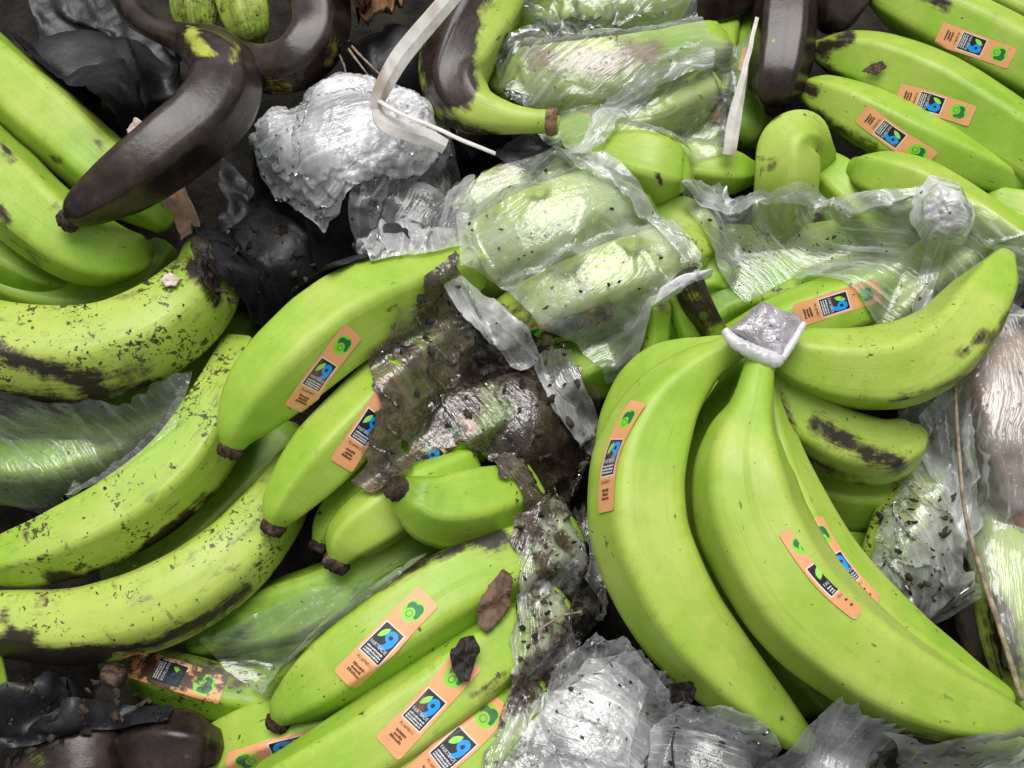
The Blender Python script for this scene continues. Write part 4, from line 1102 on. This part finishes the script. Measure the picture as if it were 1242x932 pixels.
# ---- dirty torn film in the centre
film('dirty brown torn film matted with soil in the centre', [(447, 440), (470, 400), (505, 360), (552, 308), (565, 345), (600, 365), (650, 400), (695, 425), (722, 500), (718, 560), (700, 612), (650, 625), (615, 590), (590, 555), (560, 545), (520, 550), (490, 575), (455, 600), (432, 590), (450, 520), (458, 475)], M['dirty'], 1.42, 0.0012, seed=28, amp=0.006, lift=0.006, ragged=0.006, holes=[(495, 545, 11), (560, 535, 13), (475, 440, 8)], fold=-50, along=1.08, fine=0.004, steps=85)
film('silvery folded tongue of film on the dirty torn film', [(538, 350), (560, 335), (600, 365), (640, 400), (655, 440), (632, 452), (600, 425), (565, 390)], M['crumple2'], 1.5, 0.0015, seed=29, amp=0.004, lift=0.004, fold=-42, along=1.0)
film('grey knotted tail of film beside the left big banana', [(645, 440), (668, 420), (692, 425), (710, 470), (724, 520), (722, 560), (700, 545), (670, 500)], M['greyclear'], 1.4, 0.0016, seed=30, amp=0.005, lift=0.006, fold=-65, along=1.0)
film('soil streaked film trailing down the middle of the bottom', [(615, 622), (660, 612), (712, 612), (732, 690), (738, 750), (715, 775), (690, 790), (655, 860), (630, 945), (575, 945), (600, 890), (618, 830), (622, 740), (632, 680)], M['dirty2'], 1.45, 0.0012, seed=31, amp=0.006, lift=0.005, ragged=0.004, fold=78, along=1.03, fine=0.004, steps=80)
# ---- fruit lying on top of the film
banana('TB', 'half brown half green curved banana with a cut stem, top middle', [(612, -50, 5.0, 50), (590, 0, 5.4, 52), (562, 55, 5.7, 48), (552, 100, 5.8, 40), (572, 130, 6.0, 31), (612, 143, 6.2, 20), (645, 147, 6.4, 15), (668, 148, 6.5, 15)], 30, 0.75, 0.5, stem=-1, rotc=0.95,
       patches=[([(590, -40), (552, 0), (536, 60), (542, 105)], 40, 1.2), ([(555, 20), (555, 105)], 22, 0.8), ([(540, 150), (600, 165)], 10, 0.7)])
scrap('paper_scrap', 'tan folded paper scrap under the brown banana', [(198, 246, 5.2), (224, 230, 5.6), (245, 272, 4.6), (244, 296, 4.2), (224, 300, 4.4)], M['paper'], 'paper', 1.2, seed=6, curl=0.001)
scrap('wood_chip', 'small pale chip above the brown banana', [(155, 160, 6.6), (164, 147, 6.8), (178, 154, 6.8), (172, 170, 6.4), (160, 172, 6.4)], M['chip'], 'chip', 3, seed=7)
banana('K1', 'glossy dark brown banana with yellow shoulder lying across the green ones', [(85, 266, 8.0, 12), (102, 252, 8.3, 26), (145, 223, 8.6, 38), (200, 183, 8.8, 45), (250, 140, 8.6, 47), (272, 100, 8.2, 44), (258, 66, 7.6, 33), (224, 48, 7.0, 20), (186, 34, 6.4, 14), (160, 12, 5.8, 15), (148, -16, 5.2, 17)], 14, 1.45, 0.4, rot=1.15, rotc=1.0, tip=0, penta=0.8,
       patches=[([(232, 42), (242, 58)], 13, -1.0), ([(250, 62), (262, 68)], 8, -0.75), ([(285, 60), (282, 72)], 10, -0.75)])
# ---- right hand bunch (parts of one bunch)
bunch = empty('banana_bunch', Vector(P(915, 600, 4.5)))
tag(bunch, 'bunch of big bright green bananas with film wrapped crown, right of centre', 'banana bunch')
banana('R3', None, [(902, 420, 8.6, 14), (860, 430, 8.0, 22), (806, 456, 6.6, 38), (772, 505, 5.6, 40), (764, 570, 5.0, 40), (770, 650, 4.6, 40)], 10, 0.4, 0.25, parent=bunch)
banana('R2', None, [(908, 410, 9.0, 15), (876, 430, 8.8, 20), (843, 452, 8.5, 31), (806, 496, 8.0, 47), (783, 550, 7.6, 57), (776, 600, 7.4, 61), (784, 660, 7.1, 62), (822, 740, 6.6, 60), (880, 812, 5.9, 50), (940, 870, 5.0, 32), (980, 905, 4.3, 14)], 22, 0.62, 0.25, tip=-1, parent=bunch,
       patches=[([(737, 662)], 5, 0.8), ([(948, 872)], 6, 0.7), ([(895, 808)], 5, 0.5)], stickers=[dict(x=744, y=546, a=71, scale=0.98)])
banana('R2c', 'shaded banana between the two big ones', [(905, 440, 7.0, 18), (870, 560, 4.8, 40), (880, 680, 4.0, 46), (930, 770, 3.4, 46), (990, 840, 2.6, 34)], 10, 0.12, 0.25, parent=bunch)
banana('R1b', None, [(930, 430, 7.6, 14), (932, 500, 7.0, 24), (948, 590, 6.4, 42), (998, 690, 6.0, 50), (1072, 766, 5.6, 47), (1150, 818, 5.0, 36), (1215, 848, 4.4, 18)], 48, 0.5, 0.3, parent=bunch,
       stickers=[dict(x=1016, y=686, a=124, scale=0.95)])
banana('R1', None, [(925, 420, 9.6, 17), (919, 456, 9.7, 20), (912, 494, 9.6, 28), (903, 532, 9.3, 46), (902, 580, 9.0, 61), (919, 645, 8.6, 68), (970, 730, 8.2, 69), (1050, 800, 7.6, 63), (1130, 845, 6.9, 51), (1200, 868, 6.2, 33), (1243, 878, 5.7, 13)], 32, 0.66, 0.26, tip=-1, parent=bunch,
       patches=[([(1140, 845), (1152, 846)], 5, 0.6), ([(1180, 878)], 6, 0.6), ([(1090, 890), (1200, 900)], 7, 0.5)],
       stickers=[dict(x=1000, y=692, a=131, scale=0.95, xmin=-5.5, xmax=-1.2, torn=2.0, lab='torn narrow strip of sticker')])
banana('R5', None, [(925, 452, 7.4, 20), (955, 492, 6.6, 37), (1010, 530, 5.8, 43), (1060, 545, 5.2, 42), (1092, 540, 4.8, 33), (1109, 530, 4.4, 17)], -50, 0.72, 0.75, parent=bunch,
       patches=[([(990, 515), (1040, 545), (1090, 565)], 17, 0.8), ([(940, 480), (960, 520)], 14, 0.6), ([(975, 555), (1050, 590)], 13, 0.55)],
       stickers=[dict(x=962, y=478, a=-55, ymin=0, ymax=10, torn=2.0, lab='torn end of a sticker')])
banana('R4', None, [(940, 418, 8.4, 24), (972, 436, 8.2, 38), (1030, 448, 7.9, 48), (1095, 443, 7.6, 52), (1152, 410, 7.3, 48), (1195, 355, 6.9, 37), (1217, 315, 6.5, 15)], 42, 0.66, 0.5, parent=bunch,
       patches=[([(1165, 430), (1195, 405)], 11, 0.62), ([(1080, 488), (1180, 455), (1222, 380)], 7, 0.55), ([(1030, 408)], 8, 0.4)])
# ---- bottom crumples
film('large crumpled whitish film at the bottom middle', [(625, 945), (648, 870), (672, 812), (715, 790), (760, 778), (800, 815), (838, 840), (835, 862), (800, 880), (795, 945)], M['crumple'], 1.3, 0.0011, seed=32, amp=0.006, lift=0.005, fold=60, along=1.12, fine=0.005, steps=75)
film('upper layer of clear crinkled film on the whitish heap', [(650, 945), (665, 850), (715, 800), (770, 790), (830, 850), (800, 900), (790, 945)], M['crumple'], 1.25, 0.0012, seed=40, amp=0.005, lift=0.004, fold=-20, fine=0.004, steps=70)
film('clear loose film crossing over the whitish heap at the bottom', [(600, 945), (640, 880), (690, 830), (745, 800), (790, 830), (770, 880), (760, 945)], M['crumple'], 1.3, 0.0012, seed=38, amp=0.006, lift=0.008, fold=-35, along=1.1, fine=0.004, steps=75)
film('folded whitish film lip under the left big banana tip', [(785, 945), (788, 885), (830, 855), (890, 856), (930, 878), (950, 905), (925, 945)], M['crumple'], 1.3, 0.0011, seed=33, amp=0.005, lift=0.006, fold=-12, along=1.03, fine=0.004, steps=75)
film('peaked grey wet film at the bottom between the two big banana tips', [(905, 945), (960, 905), (990, 862), (1010, 850), (1040, 868), (1070, 905), (1110, 945)], M['milkygrey'], 1.12, 0.0012, seed=34, amp=0.004, lift=0.008, fold=80, along=1.03, fine=0.003, steps=75)
film('dark grubby film in the bottom right corner', [(1060, 890), (1130, 900), (1270, 880), (1270, 960), (1080, 960)], M['greyclear'], 1.3, 0.0024, seed=35, amp=0.005, fold=10, along=1.0)
print('films', round(time.time() - t_f, 1))

# ------------------------------------------------------------------ small things
def ribbon(name, label, segs, mat, cat, thick=0.0006):
    """flat strap: segs is a list of rows of pixel x, y, height, width in px, twist in degrees"""
    V, F = [], []
    for rows in segs:
        w = [[*P(x, y, h), wd * px_m(P(x, y, h)), R(t)] for x, y, h, wd, t in rows]
        q, L = spline(w, 40)
        c = q[:, :3]
        T = norm(np.gradient(c, axis=0))
        to = norm(CAM - c)
        U = norm(to - T * np.sum(to * T, 1, keepdims=True))
        S = np.cross(T, U)
        d = S * np.cos(q[:, 4:5]) + U * np.sin(q[:, 4:5])
        nn = np.cross(d, T)
        k0 = len(V)
        for i in range(40):
            hw = q[i, 3] / 2
            wob = 0.0006 * (vnoise(c[i:i + 1], 150, 4)[0] - 0.5)
            for a, b in ((-1, -1), (0, -1.0), (1, -1), (1, 1), (0, 1.0), (-1, 1)):
                V.append(c[i] + d[i] * a * hw + nn[i] * (b * thick / 2 + wob + (0.0009 if a == 0 else 0)))
        for i in range(39):
            for j in range(6):
                F.append((k0 + i * 6 + j, k0 + i * 6 + (j + 1) % 6, k0 + i * 6 + 6 + (j + 1) % 6, k0 + i * 6 + 6 + j))
        F.append(tuple(k0 + j for j in range(6))); F.append(tuple(k0 + 39 * 6 + j for j in range(6))[::-1])
    return tag(mesh_obj(name, V, F, mat, smooth=False), label, cat)
ribbon('plastic_strap', 'narrow white plastic strap looped over the silvery sheet', [
    [(556, -14, 8.8, 24, 20), (520, 28, 9.0, 25, 25), (484, 72, 9.0, 25, 20), (462, 112, 8.6, 22, 28), (456, 132, 8.2, 16, 40)],
    [(456, 130, 8.2, 15, 50), (466, 148, 7.9, 22, 20), (495, 160, 7.6, 22, 0), (520, 168, 7.2, 21, 5), (540, 178, 6.8, 18, 0)],
    [(458, 122, 8.4, 8, 70), (480, 136, 8.4, 7, 75), (525, 155, 8.2, 7, 80), (570, 175, 7.8, 7, 80), (600, 187, 7.2, 5, 80)]], M['strap'], 'strap')
ribbon('plastic_strip', 'upright white strip of plastic beside the upright brown banana', [
    [(917, 22, 7.4, 4, 75), (907, 70, 7.2, 9, 60), (897, 115, 6.8, 15, 40), (890, 150, 6.2, 18, 25), (884, 188, 5.4, 16, 20)]], M['strap'], 'plastic strip')

def tube(name, label, rows, mat, cat, m=8, parent=None, jit=0.12):
    w = [[*P(x, y, h), r * px_m(P(x, y, h))] for x, y, h, r in rows]
    q, L = spline(w, 36)
    c = q[:, :3]
    T = norm(np.gradient(c, axis=0))
    U = norm(np.cross(T, np.array([0.3, 0.2, 1.0])))
    Vv = np.cross(T, U)
    V, F = [], []
    for i in range(36):
        for j in range(m):
            th = 2 * PI * j / m
            V.append(c[i] + (U[i] * math.cos(th) + Vv[i] * math.sin(th)) * q[i, 3] * (1 + jit * (random.random() - 0.5)))
    for i in range(35):
        for j in range(m):
            F.append((i * m + j, i * m + (j + 1) % m, (i + 1) * m + (j + 1) % m, (i + 1) * m + j))
    F.append(tuple(range(m))[::-1]); F.append(tuple(range(35 * m, 36 * m)))
    o = mesh_obj(name, V, F, mat, parent)
    if parent is None: tag(o, label, cat)
    return o
tube('twig', 'thin pale dry twig running down the right edge', [(1158, 470, 5.8, 2.2), (1164, 560, 5.8, 2.2), (1172, 630, 5.6, 2.5), (1192, 700, 5.2, 3.4), (1212, 760, 5.0, 3.6), (1240, 850, 4.8, 3.4)], M['twig'], 'twig')
for k, rows in enumerate(([(408, 30, 4.0, 1.6), (428, 58, 4.2, 1.8), (462, 92, 4.0, 1.2)], [(412, 44, 4.2, 1.8), (430, 70, 4.4, 1.6), (450, 96, 4.0, 1.0)], [(404, 52, 4.4, 1.2), (416, 76, 4.2, 1.4), (420, 92, 4.0, 0.8)])):
    tube('straw', ('longest dry straw by the brown banana at the top', 'middle dry straw by the brown banana at the top', 'shortest dry straw by the brown banana at the top')[k], rows, M['twig'], 'straw')
tube('straw', 'thin curved straw lying across the trailing film', [(652, 765, 6.0, 1.0), (680, 748, 6.2, 1.2), (705, 742, 6.0, 1.0)], M['twig'], 'straw')
tube('grass_stem', 'thin black hooked stem on the whitish film lip', [(818, 888, 6.0, 1.3), (815, 905, 6.1, 1.4), (818, 936, 5.8, 1.2)], M['leaf_black'], 'stem')

scrap('dead_leaf', 'brown torn leaf scrap with dark middle on the bottom row of bananas', [(580, 745), (592, 712), (610, 692), (622, 702), (620, 735), (600, 760), (590, 768), (580, 760)], M['leaf_brown'], 'leaf', seed=3)
scrap('dead_leaf', 'black curled leaf scrap covering a sticker emblem', [(547, 792), (560, 780), (575, 776), (582, 795), (575, 810), (572, 828), (558, 828), (550, 812)], M['leaf_black'], 'leaf', 1.5, seed=4, curl=0.003)
scrap('dead_leaf', 'blackish shrivelled leaf on the end of the fat blotched banana', [(235, 300), (255, 295), (268, 330), (272, 368), (260, 362), (245, 340)], M['leaf_black'], 'leaf', 2.0, seed=5, curl=0.003)
scrap('wood_chip', 'small tan chip on the fat blotched banana', [(197, 343), (210, 337), (221, 342), (214, 350), (202, 350)], M['chip'], 'chip', 1.2, seed=8)
scrap('dead_leaf', 'small brown fleck on the middle sticker banana, top right', [(1046, 90), (1056, 80), (1068, 78), (1074, 84), (1068, 90), (1056, 93)], M['leaf_brown'], 'leaf', 0.6, seed=9, curl=0.0004)
scrap('cardboard_scrap', 'brown cardboard scrap at the top edge left of the strap', [(405, -25), (520, -25), (512, 5), (490, 25), (470, 48), (440, 50), (430, 20)], M['card'], 'cardboard', 3, seed=10, curl=0.012)
scrap('soil_crumb', 'dark soil crumb beside the left big banana tip', [(808, 834), (832, 828), (840, 840), (836, 854), (815, 856)], M['leaf_black'], 'soil', 4, seed=12, curl=0.004)

# ---- crumbs of soil and rotted leaf, too many to count
def debris(label, spots, mat, seed):
    r = random.Random(seed)
    V, F = [], []
    for (poly, count, s0, s1) in spots:
        poly = np.array(poly, float)
        lo, hi = poly.min(0), poly.max(0)
        k = 0
        while k < count:
            q = np.array([[r.uniform(lo[0], hi[0]), r.uniform(lo[1], hi[1])]])
            if not pip(q, poly)[0]:
                continue
            k += 1
            c = on_surface(*q[0]) + np.array([0, 0, 0.0006])
            sz = (s0 + (s1 - s0) * r.random() ** 2.5) * px_m(c)
            a0, el = r.uniform(0, PI), r.uniform(0.22, 0.8)
            m = 11
            tilt = np.array([r.uniform(-0.35, 0.35), r.uniform(-0.35, 0.35)])
            b0 = len(V)
            rad = [1 + 0.9 * (r.random() - 0.5) for _ in range(m)]
            for lay in (0.0, -0.0005):
                V.append(c + np.array([0, 0, lay + 0.0002]))
                for j in range(m):
                    th = 2 * PI * j / m
                    dx, dy = sz * rad[j] * math.cos(th), sz * rad[j] * el * math.sin(th)
                    x_ = dx * math.cos(a0) - dy * math.sin(a0); y_ = dx * math.sin(a0) + dy * math.cos(a0)
                    V.append(c + np.array([x_, y_, tilt @ [x_, y_] + lay + 0.12 * sz * (r.random() - 0.5)]))
            for j in range(m):
                k2 = (j + 1) % m
                F.append((b0, b0 + 1 + j, b0 + 1 + k2))
                F.append((b0 + m + 1, b0 + m + 2 + k2, b0 + m + 2 + j))
                F.append((b0 + 1 + j, b0 + m + 2 + j, b0 + m + 2 + k2, b0 + 1 + k2))
    return tag(mesh_obj('soil_debris', V, F, mat), label, 'soil', kind='stuff')
debris('dark crumbs of soil and rotted leaf caught on the torn film and in the gaps', [
    ([(460, 400), (540, 330), (700, 430), (720, 600), (640, 620), (560, 540), (450, 590)], 90, 1.0, 8),
    ([(620, 620), (720, 620), (735, 760), (640, 860), (610, 800)], 60, 1.0, 7),
    ([(0, 815), (170, 830), (250, 870), (150, 880), (0, 930)], 80, 1.5, 8),
    ([(640, 870), (760, 790), (830, 850), (930, 890), (900, 930), (640, 930)], 30, 1.0, 4),
    ([(230, 300), (300, 260), (390, 300), (380, 350), (270, 370)], 40, 1.5, 8),
    ([(0, 370), (180, 340), (260, 300), (270, 400), (200, 460), (0, 490)], 18, 0.8, 3.5),
    ([(0, 660), (260, 500), (300, 620), (350, 640), (200, 770), (0, 800)], 22, 0.8, 3),
    ([(830, 260), (1050, 250), (1040, 390), (880, 380)], 26, 0.8, 3),
    ([(560, 260), (660, 200), (840, 310), (700, 400), (570, 340)], 22, 0.8, 3),
    ([(1060, 610), (1160, 600), (1160, 740), (1080, 720)], 50, 1, 7),
    ], M['crumb'], 5)
# ---- wrapped crown of the right bunch
def crown(parent, corners, h, drop, nm, mat, seed, puff=0.18, shrink=0.8, rough=0.16):
    """blunt block with rounded edges, wrapped in film"""
    top = np.array([P(x, y, hh) for x, y, hh in corners])
    c = top.mean(0)
    n = 72
    ang = np.linspace(0, 1, n, endpoint=False) * len(top)
    ring = np.array([top[int(a)] * (1 - (a % 1)) + top[(int(a) + 1) % len(top)] * (a % 1) for a in ang])
    ring = (ring + np.roll(ring, 1, 0) + np.roll(ring, -1, 0)) / 3
    size = np.linalg.norm(top - c, axis=1).mean()
    nrm = norm(np.cross(top[1] - top[0], top[2] - top[1])[None])[0]
    if nrm @ (CAM - c) < 0: nrm = -nrm
    V = []
    prof_ = [(0.02, puff), (0.3, puff * 0.97), (0.55, puff * 0.85), (0.78, puff * 0.55), (0.92, puff * 0.2), (1.0, -0.06), (1.02, -0.25), (0.96, -0.5 * drop), (shrink, -drop)]
    tt = np.linspace(0, len(prof_) - 1, 26)
    prof = list(zip(np.interp(tt, range(len(prof_)), [q[0] for q in prof_]), np.interp(tt, range(len(prof_)), [q[1] for q in prof_])))
    for f, z in prof:
        V.append(c + (ring - c) * f + nrm * z * size)
    V = np.concatenate(V)
    rg = np.abs(vnoise(V, 170, seed) - 0.5) + 0.5 * np.abs(vnoise(V, 380, seed + 7) - 0.5)
    V += (nrm * 0.5 + norm(V - c)) * (size * rough * (rg - 0.3))[:, None]
    F = []
    for i in range(len(prof) - 1):
        for j in range(n):
            F.append((i * n + j, i * n + (j + 1) % n, (i + 1) * n + (j + 1) % n, (i + 1) * n + j))
    F.append(tuple(range(n)))
    o = mesh_obj(nm, V, F, mat, parent)
    return o, V, n
corn = [(925, 362, 10.6), (976, 386, 10.4), (948, 436, 10.2), (882, 402, 10.4)]
crown(bunch, [(x * 0.88 + 930 * 0.12, y * 0.88 + 398 * 0.12, h - 0.15) for x, y, h in corn], 0, 0.9, 'crown', M['woody'], 3)
crown(bunch, corn, 0, 0.55, 'crown_wrap', M['cap'], 5, shrink=0.92)
tube('wrap_rim', None, [(878, 400, 10.5, 5), (890, 414, 10.4, 8), (915, 428, 10.3, 10), (938, 437, 10.2, 10), (948, 436, 10.1, 6)], M['white'], None, 12, bunch, 0.2)
tube('wrap_rim', None, [(948, 436, 10.1, 5), (962, 415, 10.2, 5), (975, 392, 10.3, 4)], M['white'], None, 10, bunch, 0.2)
# ---- white folded cap of the second bunch
crown(bunch2, [(788, 374, 7.4), (800, 350, 7.8), (826, 332, 8.2), (866, 325, 8.2), (862, 336, 7.8), (836, 348, 7.6), (808, 366, 7.2)], 0, 0.3, 'cap', M['white'], 8, puff=0.16, shrink=0.95)
# ---- white wrapped peak, right
lump, _, _ = crown(None, [(1122, 240, 8.0), (1138, 222, 8.4), (1168, 230, 8.4), (1182, 262, 8.0), (1172, 290, 7.4), (1132, 290, 7.4), (1118, 268, 7.6)], 0, 1.1, 'wrapped_crown', M['crumple2'], 9, puff=0.5, shrink=1.3, rough=0.28)
crown(lump, [(1130, 244, 7.7), (1142, 232, 7.9), (1162, 238, 7.9), (1172, 262, 7.6), (1164, 280, 7.2), (1138, 280, 7.2)], 0, 1.0, 'crown', M['woody'], 10, puff=0.4, shrink=1.0)
tag(lump, 'white film wrapped crown poking up as a peak in the taut film, right', 'wrapped crown')
print('total', round(time.time() - T_START, 1))
